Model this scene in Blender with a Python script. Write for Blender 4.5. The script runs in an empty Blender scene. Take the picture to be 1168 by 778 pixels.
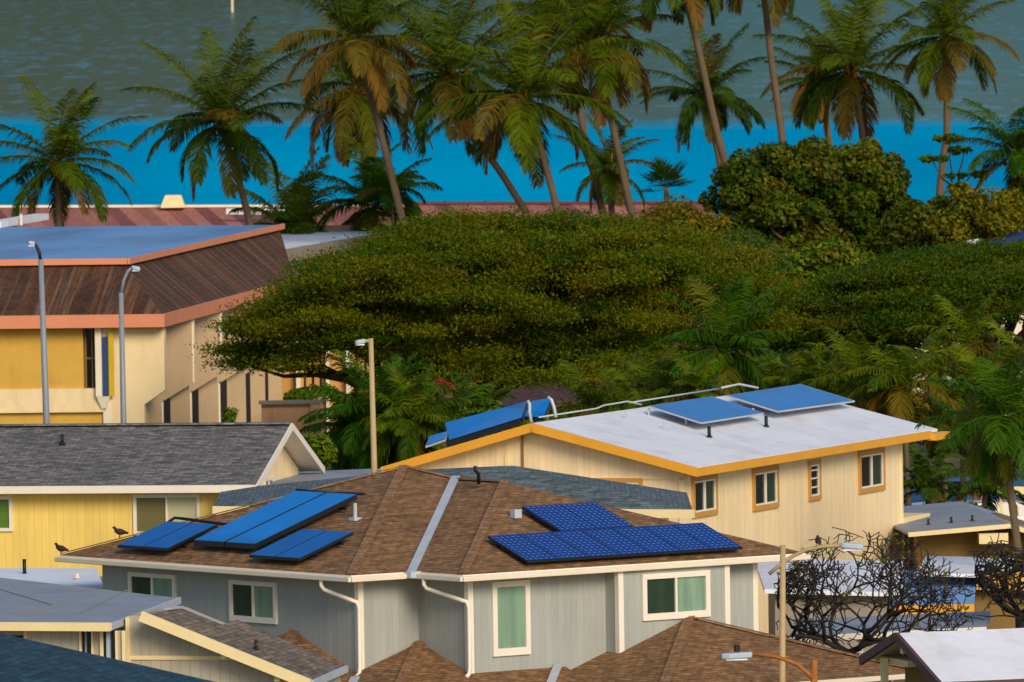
import bpy, bmesh, math, random
import numpy as np
from mathutils import Vector, Matrix
random.seed(7)
RS = np.random.RandomState(11)
SC = bpy.context.scene
COL = SC.collection

# ------------------------------------------------------------------ camera
FPX, PW, PH, CAMH = 11500.0, 1168.0, 778.0, 21.5
PITCH = math.atan((389 + 77) / FPX)
ROLL = 0.0165
R0, FW, U0 = Vector((1, 0, 0)), Vector((0, math.cos(PITCH), -math.sin(PITCH))), Vector((0, math.sin(PITCH), math.cos(PITCH)))
CR = R0 * math.cos(ROLL) - U0 * math.sin(ROLL)
CU = U0 * math.cos(ROLL) + R0 * math.sin(ROLL)
CC = Vector((0, 0, CAMH))
cd = bpy.data.cameras.new('camera')
cam = bpy.data.objects.new('camera', cd)
COL.objects.link(cam)
cd.sensor_width = 36.0
cd.lens = 36.0 * FPX / PW
cd.clip_start = 1.0
cd.clip_end = 20000.0
M = Matrix((CR, CU, -FW)).transposed().to_4x4()
M.translation = CC
cam.matrix_world = M
SC.camera = cam
cd.dof.use_dof = True
cd.dof.focus_distance = 262.0
cd.dof.aperture_fstop = 4.5

# ------------------------------------------------------------------ light
SUN_AZ = math.radians(157)      # clockwise from +Y: behind the camera, a little right
SUN_EL = math.radians(27)
w = bpy.data.worlds.new('World')
SC.world = w
w.use_nodes = True
nt = w.node_tree
bg = nt.nodes['Background']
sky = nt.nodes.new('ShaderNodeTexSky')
sky.sky_type = 'NISHITA'
sky.sun_disc = False
sky.sun_elevation = SUN_EL
sky.sun_rotation = SUN_AZ
sky.air_density = 1.0
sky.dust_density = 1.0
sky.ozone_density = 2.0
nt.links.new(sky.outputs[0], bg.inputs[0])
bg.inputs[1].default_value = 0.1
sl = bpy.data.lights.new('sun', 'SUN')
sl.energy = 2.2
sl.angle = math.radians(24)
sl.color = (1.0, 0.85, 0.65)
so = bpy.data.objects.new('sun', sl)
COL.objects.link(so)
sd = Vector((math.sin(SUN_AZ) * math.cos(SUN_EL), math.cos(SUN_AZ) * math.cos(SUN_EL), math.sin(SUN_EL)))
so.rotation_euler = sd.to_track_quat('Z', 'Y').to_euler()
so.location = (0, -50, 120)
SC.view_settings.view_transform = 'Standard'
SC.view_settings.look = 'None'
SC.view_settings.gamma = 1.0
SC.view_settings.exposure = 0.36

# ------------------------------------------------------------------ geometry helpers
def ray(px, py):
    return FW + CR * ((px - 584) / FPX) + CU * ((389 - py) / FPX)
def at_z(px, py, z):
    r = ray(px, py); return CC + r * ((z - CAMH) / r.z)
def at_y(px, py, y):
    r = ray(px, py); return CC + r * (y / r.y)

class Fr:
    """a building's own axes: x, y turned by yaw, z up from the ground"""
    def __init__(s, o, yaw):
        s.o = Vector((o[0], o[1], 0)); s.yaw = math.radians(yaw); s.c = math.cos(s.yaw); s.s = math.sin(s.yaw)
    def l(s, p):
        x = p[0] - s.o.x; y = p[1] - s.o.y
        return Vector((x * s.c + y * s.s, -x * s.s + y * s.c, p[2]))
    def pl(s, px, py, ax, v):
        c = s.l(CC); d = s.l(CC + ray(px, py)) - c
        return c + d * ((v - c[ax]) / d[ax])
    def rect(s, ax, v, a, b):
        p, q = s.pl(a[0], a[1], ax, v), s.pl(b[0], b[1], ax, v)
        k = 1 - ax
        return (min(p[k], q[k]), max(p[k], q[k]), min(p.z, q.z), max(p.z, q.z))

def tag(o, label=None, cat=None, group=None, kind=None):
    if label: o['label'] = label
    if cat: o['category'] = cat
    if group: o['group'] = group
    if kind: o['kind'] = kind
    return o
def thing(name, label, cat, loc=(0, 0, 0), yaw=0.0, group=None):
    o = bpy.data.objects.new(name, None)
    COL.objects.link(o)
    o.location = loc; o.rotation_euler = (0, 0, yaw); o.empty_display_size = 0.5
    return tag(o, label, cat, group)

class MB:
    def __init__(s): s.v = []; s.f = []; s.mi = []
    def poly(s, pts, mi=0):
        n = len(s.v); s.v += [tuple(p) for p in pts]; s.f.append(tuple(range(n, n + len(pts)))); s.mi.append(mi)
    def box(s, x0, x1, y0, y1, z0, z1, mi=0):
        n = len(s.v)
        s.v += [(x, y, z) for z in (z0, z1) for x, y in ((x0, y0), (x1, y0), (x1, y1), (x0, y1))]
        for q in ((3, 2, 1, 0), (4, 5, 6, 7), (0, 1, 5, 4), (1, 2, 6, 5), (2, 3, 7, 6), (3, 0, 4, 7)):
            s.f.append(tuple(n + i for i in q)); s.mi.append(mi)
        return s
    def prism(s, pts, off, mi=0, top_mi=None):
        n = len(s.v); k = len(pts); off = Vector(off)
        s.v += [tuple(p) for p in pts] + [tuple(Vector(p) + off) for p in pts]
        s.f.append(tuple(range(n, n + k))); s.mi.append(mi if top_mi is None else top_mi)
        s.f.append(tuple(range(n + 2 * k - 1, n + k - 1, -1))); s.mi.append(mi)
        for i in range(k):
            j = (i + 1) % k
            s.f.append((n + i, n + k + i, n + k + j, n + j)); s.mi.append(mi)
        return s
    def bar(s, p, q, wd, h, mi=0, drop=0.0):
        """a straight bar from p to q: wd across (horizontal), h high"""
        p, q = Vector(p), Vector(q); d = (q - p).normalized()
        a = d.cross(Vector((0, 0, 1)))
        a = Vector((1, 0, 0)) if a.length < 1e-4 else a.normalized()
        b = a.cross(d).normalized()
        c = [a * (i * wd / 2) + b * (j * h / 2 - drop) for i, j in ((-1, -1), (1, -1), (1, 1), (-1, 1))]
        return s.prism([p + k for k in c], q - p, mi)
    def tube(s, path, rad, n=8, mi=0, cap=True):
        path = [Vector(p) for p in path]
        if not hasattr(rad, '__len__'): rad = [rad] * len(path)
        base = len(s.v); prev = None
        for i, p in enumerate(path):
            d = (path[min(i + 1, len(path) - 1)] - path[max(i - 1, 0)]).normalized()
            if prev is None:
                a = d.cross(Vector((0.31, 0.87, 0.2)))
                a.normalize()
            else:
                a = prev - d * prev.dot(d)
                a.normalize()
            prev = a; b = d.cross(a)
            for k in range(n):
                t = 2 * math.pi * k / n
                s.v.append(tuple(p + (a * math.cos(t) + b * math.sin(t)) * rad[i]))
        for i in range(len(path) - 1):
            for k in range(n):
                k2 = (k + 1) % n
                s.f.append((base + i * n + k, base + i * n + k2, base + (i + 1) * n + k2, base + (i + 1) * n + k)); s.mi.append(mi)
        if cap:
            s.f.append(tuple(base + k for k in reversed(range(n)))); s.mi.append(mi)
            e = base + (len(path) - 1) * n
            s.f.append(tuple(e + k for k in range(n))); s.mi.append(mi)
        return s
    def shell(s, faces, th, mi=0, side_mi=None):
        """roof slab: faces with a copy th lower and closed edges"""
        key = {}; vs = []
        def vid(p):
            k = (round(p[0], 3), round(p[1], 3), round(p[2], 3))
            if k not in key: key[k] = len(vs); vs.append(tuple(p))
            return key[k]
        fi = [[vid(p) for p in f] for f in faces]
        n = len(s.v); k = len(vs)
        s.v += vs + [(x, y, z - th) for x, y, z in vs]
        edges = {}
        for f in fi:
            s.f.append(tuple(n + i for i in f)); s.mi.append(mi)
            s.f.append(tuple(n + k + i for i in reversed(f))); s.mi.append(mi if side_mi is None else side_mi)
            for i in range(len(f)):
                a, b = f[i], f[(i + 1) % len(f)]
                if (b, a) in edges: edges.pop((b, a))
                else: edges[(a, b)] = 1
        for a, b in edges:
            s.f.append((n + b, n + a, n + k + a, n + k + b)); s.mi.append(mi if side_mi is None else side_mi)
        return s
    SPLIT = {'corner_trim', 'ridge_cap', 'trim_board', 'solar_pipe', 'valley_flashing', 'panel_rail', 'panel_leg', 'post', 'beam', 'rafter_tail', 'cornice', 'skylight', 'pilaster', 'roof_pipe', 'roof_seam', 'parapet_band', 'mullion', 'fascia', 'wall_panel', 'lower_roof'}
    def pieces(s):
        par = list(range(len(s.v)))
        def find(i):
            while par[i] != i: par[i] = par[par[i]]; i = par[i]
            return i
        for f in s.f:
            a = find(f[0])
            for i in f[1:]: par[find(i)] = a
        out = {}
        for f, m in zip(s.f, s.mi): out.setdefault(find(f[0]), []).append((f, m))
        for fs in out.values():
            b = MB(); ix = {}
            for f, m in fs:
                for i in f:
                    if i not in ix: ix[i] = len(b.v); b.v.append(s.v[i])
                b.f.append(tuple(ix[i] for i in f)); b.mi.append(m)
            yield b
    def build(s, name, mats, parent=None, smooth=False, bevel=0.0):
        if name in MB.SPLIT:
            objs = [b.build_one(name, mats, parent, smooth, bevel) for b in s.pieces()]
            return objs[0]
        return s.build_one(name, mats, parent, smooth, bevel)
    def build_one(s, name, mats, parent=None, smooth=False, bevel=0.0):
        me = bpy.data.meshes.new(name)
        me.from_pydata(s.v, [], s.f)
        if not isinstance(mats, (list, tuple)): mats = [mats]
        for m in mats: me.materials.append(m)
        for p, i in zip(me.polygons, s.mi): p.material_index = i; p.use_smooth = smooth
        uv = me.uv_layers.new(name='UVMap')
        Z = Vector((0, 0, 1))
        for p in me.polygons:
            nn = p.normal
            h = Z.cross(nn)
            h = Vector((1, 0, 0)) if h.length < 0.02 else h.normalized()
            u = nn.cross(h)
            if u.z < 0: u = -u
            for li in p.loop_indices:
                c = me.vertices[me.loops[li].vertex_index].co
                uv.data[li].uv = (c.dot(h), c.dot(u))
        o = bpy.data.objects.new(name, me)
        COL.objects.link(o)
        if parent: o.parent = parent
        if bevel:
            b = o.modifiers.new('edge', 'BEVEL'); b.width = bevel; b.segments = 2; b.limit_method = 'ANGLE'
        return o

# ------------------------------------------------------------------ materials
def lin(c):
    return tuple((x / 255 / 12.92 if x <= 10.3 else ((x / 255 + 0.055) / 1.055) ** 2.4) for x in c) + (1.0,)
class NT:
    def __init__(s, name):
        s.m = bpy.data.materials.new(name); s.m.use_nodes = True
        s.t = s.m.node_tree; s.b = s.t.nodes['Principled BSDF']; s.out = s.t.nodes['Material Output']
    def n(s, typ, **kw):
        x = s.t.nodes.new('ShaderNode' + typ)
        for k, v in kw.items():
            if k in x.inputs: s.set(x.inputs[k], v)
            else: setattr(x, k, v)
        return x
    def set(s, sock, v):
        if hasattr(v, 'is_output') or isinstance(v, bpy.types.NodeSocket): s.t.links.new(v, sock)
        else: sock.default_value = v
    def L(s, a, b): s.t.links.new(a, b)
    def mapping(s, src, scale):
        mp = s.n('Mapping'); mp.inputs['Scale'].default_value = scale; s.L(src, mp.inputs['Vector']); return mp.outputs[0]
    def obj(s): return s.n('TexCoord').outputs['Object']
    def uv(s): return s.n('TexCoord').outputs['UV']
    def noise(s, vec, scale, detail=4, rough=0.55):
        x = s.n('TexNoise'); x.inputs['Scale'].default_value = scale; x.inputs['Detail'].default_value = detail
        x.inputs['Roughness'].default_value = rough; s.L(vec, x.inputs['Vector']); return x.outputs['Fac']
    def ramp(s, fac, stops):
        r = s.n('ValToRGB'); e = r.color_ramp.elements
        while len(e) < len(stops): e.new(0.5)
        for q, (p, c) in zip(e, stops): q.position = p; q.color = c if len(c) == 4 else lin(c)
        s.L(fac, r.inputs[0]); return r.outputs[0]
    def mix(s, fac, a, b, typ='MIX'):
        x = s.n('MixRGB'); x.blend_type = typ
        s.set(x.inputs[0], fac); s.set(x.inputs[1], a); s.set(x.inputs[2], b); return x.outputs[0]
    def bump(s, h, strength=0.3, dist=0.02):
        b = s.n('Bump'); b.inputs['Strength'].default_value = strength; b.inputs['Distance'].default_value = dist
        s.L(h, b.inputs['Height']); s.L(b.outputs[0], s.b.inputs['Normal'])
    def fin(s, col, rough=0.7, spec=0.5, metal=0.0):
        s.set(s.b.inputs['Base Color'], col); s.set(s.b.inputs['Roughness'], rough)
        s.b.inputs['Specular IOR Level'].default_value = spec; s.b.inputs['Metallic'].default_value = metal
        return s.m
def g(v): return (v, v, v, 1.0)

def paint(name, c, rough=0.6, var=0.12, spec=0.4, scale=1.2, dirt=None, metal=0.0):
    k = NT(name); o = k.obj()
    n1 = k.noise(o, scale, 5); n2 = k.noise(o, scale * 9, 3)
    f = k.mix(0.35, n1, n2)
    col = k.mix(1.0, lin(c), k.ramp(f, [(0.3, g(1 - var)), (0.7, g(1 + var))]), 'MULTIPLY')
    if dirt:
        d = k.noise(k.mapping(o, (1.0, 1.0, 0.35)), 0.8, 6, 0.65)
        col = k.mix(k.ramp(d, [(0.5, g(0)), (0.72, g(0.75))]), col, lin(dirt))
    k.bump(n2, 0.08, 0.01)
    return k.fin(col, rough, spec, metal)

def shingle(name, a, b, dark, wd=0.3, row=0.15, var=0.16):
    k = NT(name); uv = k.uv()
    br = k.n('TexBrick'); br.offset = 0.5; br.squash = 1.0
    for s_, v in (('Color1', lin(a)), ('Color2', lin(b)), ('Mortar', lin(dark)), ('Scale', 1.0), ('Mortar Size', 0.012), ('Mortar Smooth', 0.4), ('Bias', 0.0), ('Brick Width', wd), ('Row Height', row)):
        br.inputs[s_].default_value = v
    jit = k.n('VectorMath', operation='ADD')
    nz = k.n('TexNoise'); nz.inputs['Scale'].default_value = 3.0; k.L(uv, nz.inputs['Vector'])
    sc_ = k.n('VectorMath', operation='SCALE'); sc_.inputs['Scale'].default_value = 0.03; k.L(nz.outputs['Color'], sc_.inputs[0])
    k.L(uv, jit.inputs[0]); k.L(sc_.outputs[0], jit.inputs[1]); k.L(jit.outputs[0], br.inputs['Vector'])
    n1 = k.noise(k.mapping(uv, (1, 0.45, 1)), 0.55, 6, 0.65); n2 = k.noise(uv, 9.0, 3); n3 = k.noise(k.mapping(uv, (3.1, 5.1, 1)), 1.0, 2)
    col = k.mix(1.0, br.outputs['Color'], k.ramp(n1, [(0.3, g(1 - var)), (0.7, g(1 + var))]), 'MULTIPLY')
    col = k.mix(1.0, col, k.ramp(n3, [(0.35, g(0.72)), (0.65, g(1.25))]), 'MULTIPLY')
    col = k.mix(1.0, col, k.ramp(n2, [(0.3, g(0.82)), (0.7, g(1.18))]), 'MULTIPLY')
    sep = k.n('SeparateXYZ'); k.L(jit.outputs[0], sep.inputs[0])
    md = k.n('Math', operation='DIVIDE'); k.L(sep.outputs['Y'], md.inputs[0]); md.inputs[1].default_value = row
    fr = k.n('Math', operation='FRACT'); k.L(md.outputs[0], fr.inputs[0])
    inv = k.n('Math', operation='SUBTRACT'); inv.inputs[0].default_value = 1.0; k.L(fr.outputs[0], inv.inputs[1])
    k.bump(inv.outputs[0], 0.7, 0.025)
    return k.fin(col, 0.9, 0.25)

def siding(name, c, wd=0.2, groove=0.8, var=0.07, axis='X'):
    k = NT(name); uv = k.uv(); sep = k.n('SeparateXYZ'); k.L(uv, sep.inputs[0])
    dv = k.n('Math', operation='DIVIDE'); k.L(sep.outputs[axis], dv.inputs[0]); dv.inputs[1].default_value = wd
    fr = k.n('Math', operation='FRACT'); k.L(dv.outputs[0], fr.inputs[0])
    line = k.ramp(fr.outputs[0], [(0.0, g(0)), (0.05, g(0)), (0.09, g(1)), (1.0, g(1))])
    fl = k.n('Math', operation='FLOOR'); k.L(dv.outputs[0], fl.inputs[0])
    wn = k.n('TexWhiteNoise', noise_dimensions='1D'); k.L(fl.outputs[0], wn.inputs['W'])
    n1 = k.noise(k.mapping(uv, (1, 0.3, 1)), 1.1, 5, 0.6); n2 = k.noise(k.mapping(uv, (14, 1.2, 1)), 1.0, 3)
    col = k.mix(1.0, lin(c), k.ramp(n1, [(0.3, g(1 - var)), (0.7, g(1 + var))]), 'MULTIPLY')
    col = k.mix(1.0, col, k.ramp(n2, [(0.3, g(0.96)), (0.7, g(1.04))]), 'MULTIPLY')
    col = k.mix(1.0, col, k.ramp(wn.outputs['Value'], [(0, g(0.95)), (1, g(1.04))]), 'MULTIPLY')
    col = k.mix(line, k.mix(1.0, col, g(groove), 'MULTIPLY'), col)
    k.bump(line, 0.35, 0.01)
    return k.fin(col, 0.65, 0.3)

def corrugated(name, a, b, wd=0.35):
    k = NT(name); uv = k.uv(); sep = k.n('SeparateXYZ'); k.L(uv, sep.inputs[0])
    dv = k.n('Math', operation='DIVIDE'); k.L(sep.outputs['X'], dv.inputs[0]); dv.inputs[1].default_value = wd
    fl = k.n('Math', operation='FLOOR'); k.L(dv.outputs[0], fl.inputs[0]); fr = k.n('Math', operation='FRACT'); k.L(dv.outputs[0], fr.inputs[0])
    wn = k.n('TexWhiteNoise', noise_dimensions='1D'); k.L(fl.outputs[0], wn.inputs['W'])
    n1 = k.noise(k.mapping(uv, (1, 0.15, 1)), 1.2, 6, 0.7); n2 = k.noise(k.mapping(uv, (4, 0.4, 1)), 2.0, 4, 0.6)
    f = k.mix(0.5, wn.outputs['Value'], n1)
    col = k.mix(k.ramp(f, [(0.25, g(0)), (0.75, g(1))]), lin(a), lin(b))
    col = k.mix(1.0, col, k.ramp(n2, [(0.3, g(0.65)), (0.7, g(1.3))]), 'MULTIPLY')
    rib = k.ramp(fr.outputs[0], [(0, g(1)), (0.12, g(1)), (0.2, g(0)), (1, g(0))])
    k.bump(rib, 0.8, 0.04)
    return k.fin(col, 0.7, 0.3)

def mansard(name):
    k = NT(name); uv = k.uv()
    br = k.n('TexBrick'); br.offset = 0.5; br.squash = 1.0
    for s_, v in (('Color1', lin((86, 60, 44))), ('Color2', lin((66, 47, 36))), ('Mortar', lin((52, 36, 28))), ('Scale', 1.0), ('Mortar Size', 0.015), ('Mortar Smooth', 0.4), ('Bias', 0.0), ('Brick Width', 0.25), ('Row Height', 0.25)):
        br.inputs[s_].default_value = v
    k.L(uv, br.inputs['Vector'])
    n1 = k.noise(k.mapping(uv, (1.6, 0.06, 1)), 1.0, 6, 0.7); n2 = k.noise(k.mapping(uv, (3.5, 0.1, 1)), 1.0, 5, 0.65); n3 = k.noise(uv, 0.35, 4)
    col = k.mix(1.0, br.outputs['Color'], k.ramp(n3, [(0.3, g(0.75)), (0.7, g(1.25))]), 'MULTIPLY')
    col = k.mix(k.ramp(n1, [(0.5, g(0)), (0.72, g(0.5))]), col, lin((150, 96, 56)))
    col = k.mix(k.ramp(n2, [(0.52, g(0)), (0.68, g(0.55))]), col, lin((150, 124, 100)))
    k.bump(br.outputs['Fac'], 0.3, 0.02)
    return k.fin(col, 0.85, 0.2)

def collector(name, c, lines=0.11, glossy=0.18, dark=0.72):
    k = NT(name); uv = k.uv(); sep = k.n('SeparateXYZ'); k.L(uv, sep.inputs[0])
    dv = k.n('Math', operation='DIVIDE'); k.L(sep.outputs['Y'], dv.inputs[0]); dv.inputs[1].default_value = lines
    fr = k.n('Math', operation='FRACT'); k.L(dv.outputs[0], fr.inputs[0])
    col = k.mix(k.ramp(fr.outputs[0], [(0, g(0)), (0.15, g(0)), (0.3, g(1)), (1, g(1))]), k.mix(1.0, lin(c), g(dark), 'MULTIPLY'), lin(c))
    n = k.noise(uv, 0.9, 4)
    col = k.mix(1.0, col, k.ramp(n, [(0.3, g(0.88)), (0.7, g(1.12))]), 'MULTIPLY')
    return k.fin(col, 0.3, 0.04)

def pv_cells(name):
    k = NT(name); uv = k.uv()
    br = k.n('TexBrick'); br.offset = 0.0; br.squash = 1.0
    for s_, v in (('Color1', lin((8, 48, 128))), ('Color2', lin((6, 36, 108))), ('Mortar', lin((18, 76, 160))), ('Scale', 1.0), ('Mortar Size', 0.012), ('Mortar Smooth', 0.1), ('Bias', 0.0), ('Brick Width', 0.163), ('Row Height', 0.163)):
        br.inputs[s_].default_value = v
    k.L(uv, br.inputs['Vector'])
    # white diamonds where the cut cell corners show the backing
    sep = k.n('SeparateXYZ'); k.L(uv, sep.inputs[0])
    tot = None
    for ax in 'XY':
        d = k.n('Math', operation='DIVIDE'); k.L(sep.outputs[ax], d.inputs[0]); d.inputs[1].default_value = 0.163
        f = k.n('Math', operation='FRACT'); k.L(d.outputs[0], f.inputs[0])
        s1 = k.n('Math', operation='SUBTRACT'); k.L(f.outputs[0], s1.inputs[0]); s1.inputs[1].default_value = 0.5
        a = k.n('Math', operation='ABSOLUTE'); k.L(s1.outputs[0], a.inputs[0])
        if tot is None: tot = a.outputs[0]
        else:
            ad = k.n('Math', operation='ADD'); k.L(tot, ad.inputs[0]); k.L(a.outputs[0], ad.inputs[1]); tot = ad.outputs[0]
    dia = k.ramp(tot, [(0, g(0)), (0.76, g(0)), (0.82, g(1)), (1, g(1))])
    col = k.mix(dia, br.outputs['Color'], lin((90, 140, 205)))
    return k.fin(col, 0.25, 0.15)

def leaf(name, a, b, brown, trans=0.22, rough=0.55):
    """r of the 'tint' attribute: towards brown; g: between the two greens"""
    k = NT(name)
    at = k.n('Attribute'); at.attribute_name = 'tint'
    sep = k.n('SeparateColor'); k.L(at.outputs['Color'], sep.inputs[0])
    col = k.mix(sep.outputs['Green'], lin(a), lin(b))
    col = k.mix(sep.outputs['Red'], col, lin(brown))
    k.fin(col, rough, 0.08)
    tr = k.n('BsdfTranslucent'); k.L(k.mix(1.0, col, (1.3, 1.35, 0.7, 1), 'MULTIPLY'), tr.inputs['Color'])
    ms = k.n('MixShader'); ms.inputs[0].default_value = trans
    k.L(k.b.outputs[0], ms.inputs[1]); k.L(tr.outputs[0], ms.inputs[2]); k.L(ms.outputs[0], k.out.inputs['Surface'])
    return k.m

def glass(name, c, rough=0.12, blinds=0.0):
    k = NT(name)
    col = lin(c)
    if blinds:
        uv = k.uv(); sep = k.n('SeparateXYZ'); k.L(uv, sep.inputs[0])
        dv = k.n('Math', operation='DIVIDE'); k.L(sep.outputs['Y'], dv.inputs[0]); dv.inputs[1].default_value = blinds
        fr = k.n('Math', operation='FRACT'); k.L(dv.outputs[0], fr.inputs[0])
        col = k.mix(k.ramp(fr.outputs[0], [(0, g(0)), (0.2, g(0)), (0.4, g(1)), (1, g(1))]), k.mix(1.0, lin(c), g(0.6), 'MULTIPLY'), lin(c))
    else:
        n = k.noise(k.mapping(k.obj(), (2.5, 2.5, 0.3)), 1.5, 3)
        col = k.mix(1.0, lin(c), k.ramp(n, [(0.3, g(0.8)), (0.7, g(1.2))]), 'MULTIPLY')
    return k.fin(col, rough, 0.5)

MAT = dict(
    gh_shingle=shingle('brown_shingle', (152, 114, 76), (120, 88, 58), (86, 62, 42)),
    gh_ridge=shingle('brown_ridge_shingle', (148, 112, 78), (132, 98, 68), (104, 76, 54), 0.5, 0.25, 0.1),
    lyh_shingle=shingle('grey_shingle', (134, 130, 125), (92, 90, 89), (68, 67, 67), 0.36, 0.13),
    bh_shingle=shingle('bluegrey_shingle', (104, 116, 118), (78, 92, 98), (58, 68, 74), 0.5, 0.15),
    fg_shingle=shingle('taupe_shingle', (126, 112, 98), (100, 90, 80), (76, 68, 62), 0.4, 0.15, 0.3),
    db_shingle=shingle('navy_shingle', (38, 72, 90), (26, 54, 70), (18, 38, 50), 0.5, 0.2),
    bt_shingle=shingle('maroon_tile', (96, 62, 62), (76, 48, 52), (46, 30, 34), 0.4, 0.33),
    gh_siding=siding('bluegrey_siding', (162, 165, 158), 0.2, 0.86),
    yh_siding=siding('cream_siding', (242, 216, 170), 0.2, 0.86),
    lyh_siding=siding('yellow_siding', (238, 204, 108), 0.22, 0.86),
    fg_siding=siding('greige_siding', (178, 170, 152), 0.24, 0.75),
    white=paint('white_trim', (232, 222, 204), 0.5, 0.05),
    cream=paint('cream_trim', (236, 214, 160), 0.55, 0.06),
    gutter=paint('gutter_paint', (226, 214, 190), 0.45, 0.05),
    metal=paint('galvanised_metal', (176, 184, 192), 0.4, 0.12, 0.5, 2.0),
    steel=paint('grey_steel_pole', (126, 134, 142), 0.45, 0.12, 0.5, 1.0),
    tanpole=paint('tan_pole_paint', (176, 152, 110), 0.6, 0.12, 0.3, 1.0),
    rust=paint('rusty_arm', (158, 98, 44), 0.8, 0.3, 0.3, 6.0),
    lamp=paint('lamp_housing', (170, 186, 200), 0.35, 0.06, 0.5),
    black=paint('black_rubber', (18, 19, 22), 0.5, 0.2),
    blackmetal=paint('black_frame', (22, 24, 30), 0.4, 0.1),
    amber=paint('amber_trim', (226, 160, 44), 0.55, 0.08),
    ambertrim=paint('tan_window_trim', (196, 144, 66), 0.55, 0.08),
    whiteroof=paint('white_coated_roof', (226, 228, 236), 0.6, 0.09, 0.35, 0.4, dirt=(200, 194, 190)),
    greyroof=paint('grey_coated_roof', (140, 146, 156), 0.65, 0.1, 0.3, 0.6, dirt=(112, 114, 120)),
    blueroof=paint('blue_membrane_roof', (84, 134, 190), 0.45, 0.3, 0.4, 0.16, dirt=(66, 74, 100)),
    salmon=paint('salmon_fascia', (216, 138, 102), 0.6, 0.08, 0.3, 0.8),
    mustard=paint('mustard_stucco', (208, 166, 74), 0.8, 0.1, 0.2, 0.5, dirt=(190, 138, 60)),
    lbcream=paint('cream_stucco', (236, 212, 164), 0.8, 0.08, 0.2, 0.4, dirt=(206, 178, 130)),
    lbwhite=paint('white_stucco', (232, 220, 194), 0.8, 0.06, 0.2, 0.6),
    lbtan=paint('tan_stucco', (222, 188, 142), 0.8, 0.08, 0.2, 0.4),
    orangewall=paint('ochre_wall', (196, 148, 84), 0.8, 0.08, 0.2, 0.5),
    tanwall=paint('tan_block_wall', (204, 160, 116), 0.85, 0.15, 0.2, 1.0, dirt=(140, 112, 86)),
    shakes=mansard('weathered_mansard_slats'),
    rustroof=corrugated('rusted_metal_roof', (128, 62, 48), (186, 116, 92), 0.9),
    bluefab=paint('blue_banner', (38, 66, 120), 0.8, 0.1),
    yelfab=paint('yellow_banner', (196, 168, 32), 0.8, 0.1),
    greywall=paint('grey_concrete', (150, 138, 124), 0.85, 0.12, 0.2, 0.6),
    brownwall=paint('brown_wall', (130, 104, 60), 0.8, 0.1, 0.2),
    maroon=paint('plum_fascia', (84, 54, 58), 0.6, 0.1),
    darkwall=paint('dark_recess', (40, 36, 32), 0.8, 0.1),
    teal=paint('blue_green_louvre', (46, 92, 108), 0.6, 0.1),
    bluesheet=paint('bright_blue_roof', (116, 164, 214), 0.5, 0.2, 0.4, 0.5),
    sage=glass('sage_curtained_glass', (122, 152, 130), 0.16),
    darkgreen=glass('dark_green_glass', (44, 62, 50), 0.1),
    darkglass=glass('dark_glass', (24, 28, 28), 0.08),
    blinds=glass('blind_behind_glass', (196, 190, 150), 0.3, 0.06),
    blindsdark=glass('shaded_blind_glass', (112, 106, 62), 0.3, 0.06),
    greenglass=glass('green_blind_glass', (92, 124, 40), 0.3, 0.07),
    collector=collector('blue_solar_collector', (0, 112, 188)),
    collector2=collector('blue_ribbed_collector', (0, 96, 176), 0.12),
    unglazed=collector('light_blue_collector', (0, 122, 204), 5.0),
    pv=pv_cells('solar_cells'),
    bark=paint('grey_bark', (112, 92, 72), 0.9, 0.25, 0.2, 3.0),
    darkbark=paint('dark_bark', (62, 46, 34), 0.9, 0.25, 0.2, 2.0),
    palmbark=paint('palm_bark', (100, 84, 64), 0.9, 0.2, 0.2, 1.5),
    shaft=paint('green_crownshaft', (128, 136, 52), 0.6, 0.15),
    fruit=paint('coconut_stalks', (170, 104, 36), 0.7, 0.25, 0.2, 4.0),
    plum=paint('plumeria_bark', (52, 45, 40), 0.85, 0.2, 0.2, 4.0),
    bird=paint('dark_feather', (52, 40, 40), 0.7, 0.3, 0.3, 14.0),
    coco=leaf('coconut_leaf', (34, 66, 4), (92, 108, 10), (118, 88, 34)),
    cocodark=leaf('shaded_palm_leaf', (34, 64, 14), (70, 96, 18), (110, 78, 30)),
    areca=leaf('areca_leaf', (34, 72, 6), (102, 116, 10), (122, 94, 20), 0.25),
    manila=leaf('manila_leaf', (26, 70, 8), (74, 108, 12), (104, 90, 20), 0.22),
    pod=leaf('monkeypod_leaf', (38, 80, 4), (110, 108, 6), (118, 80, 18), 0.24),
    podr=leaf('acacia_leaf', (34, 74, 6), (86, 96, 8), (100, 72, 18), 0.22),
    round=leaf('kamani_leaf', (36, 66, 10), (92, 100, 14), (120, 92, 30), 0.12, 0.45),
    bush=leaf('bush_leaf', (44, 86, 14), (106, 122, 18), (126, 98, 30), 0.2),
    olive=leaf('olive_leaf', (74, 88, 12), (130, 118, 20), (130, 88, 34), 0.2),
    fuzzy=leaf('ironwood_needle', (52, 82, 26), (92, 106, 30), (110, 92, 40), 0.2),
    bluepaint=paint('blue_car_paint', (70, 120, 176), 0.3, 0.04, 0.5),
    whitepaint=paint('white_car_paint', (222, 224, 228), 0.3, 0.03, 0.5),
    tyre=paint('tyre_rubber', (24, 24, 25), 0.8, 0.1),
    redflower=leaf('red_leaf', (150, 40, 34), (176, 84, 70), (120, 60, 40), 0.2),
)

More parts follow.
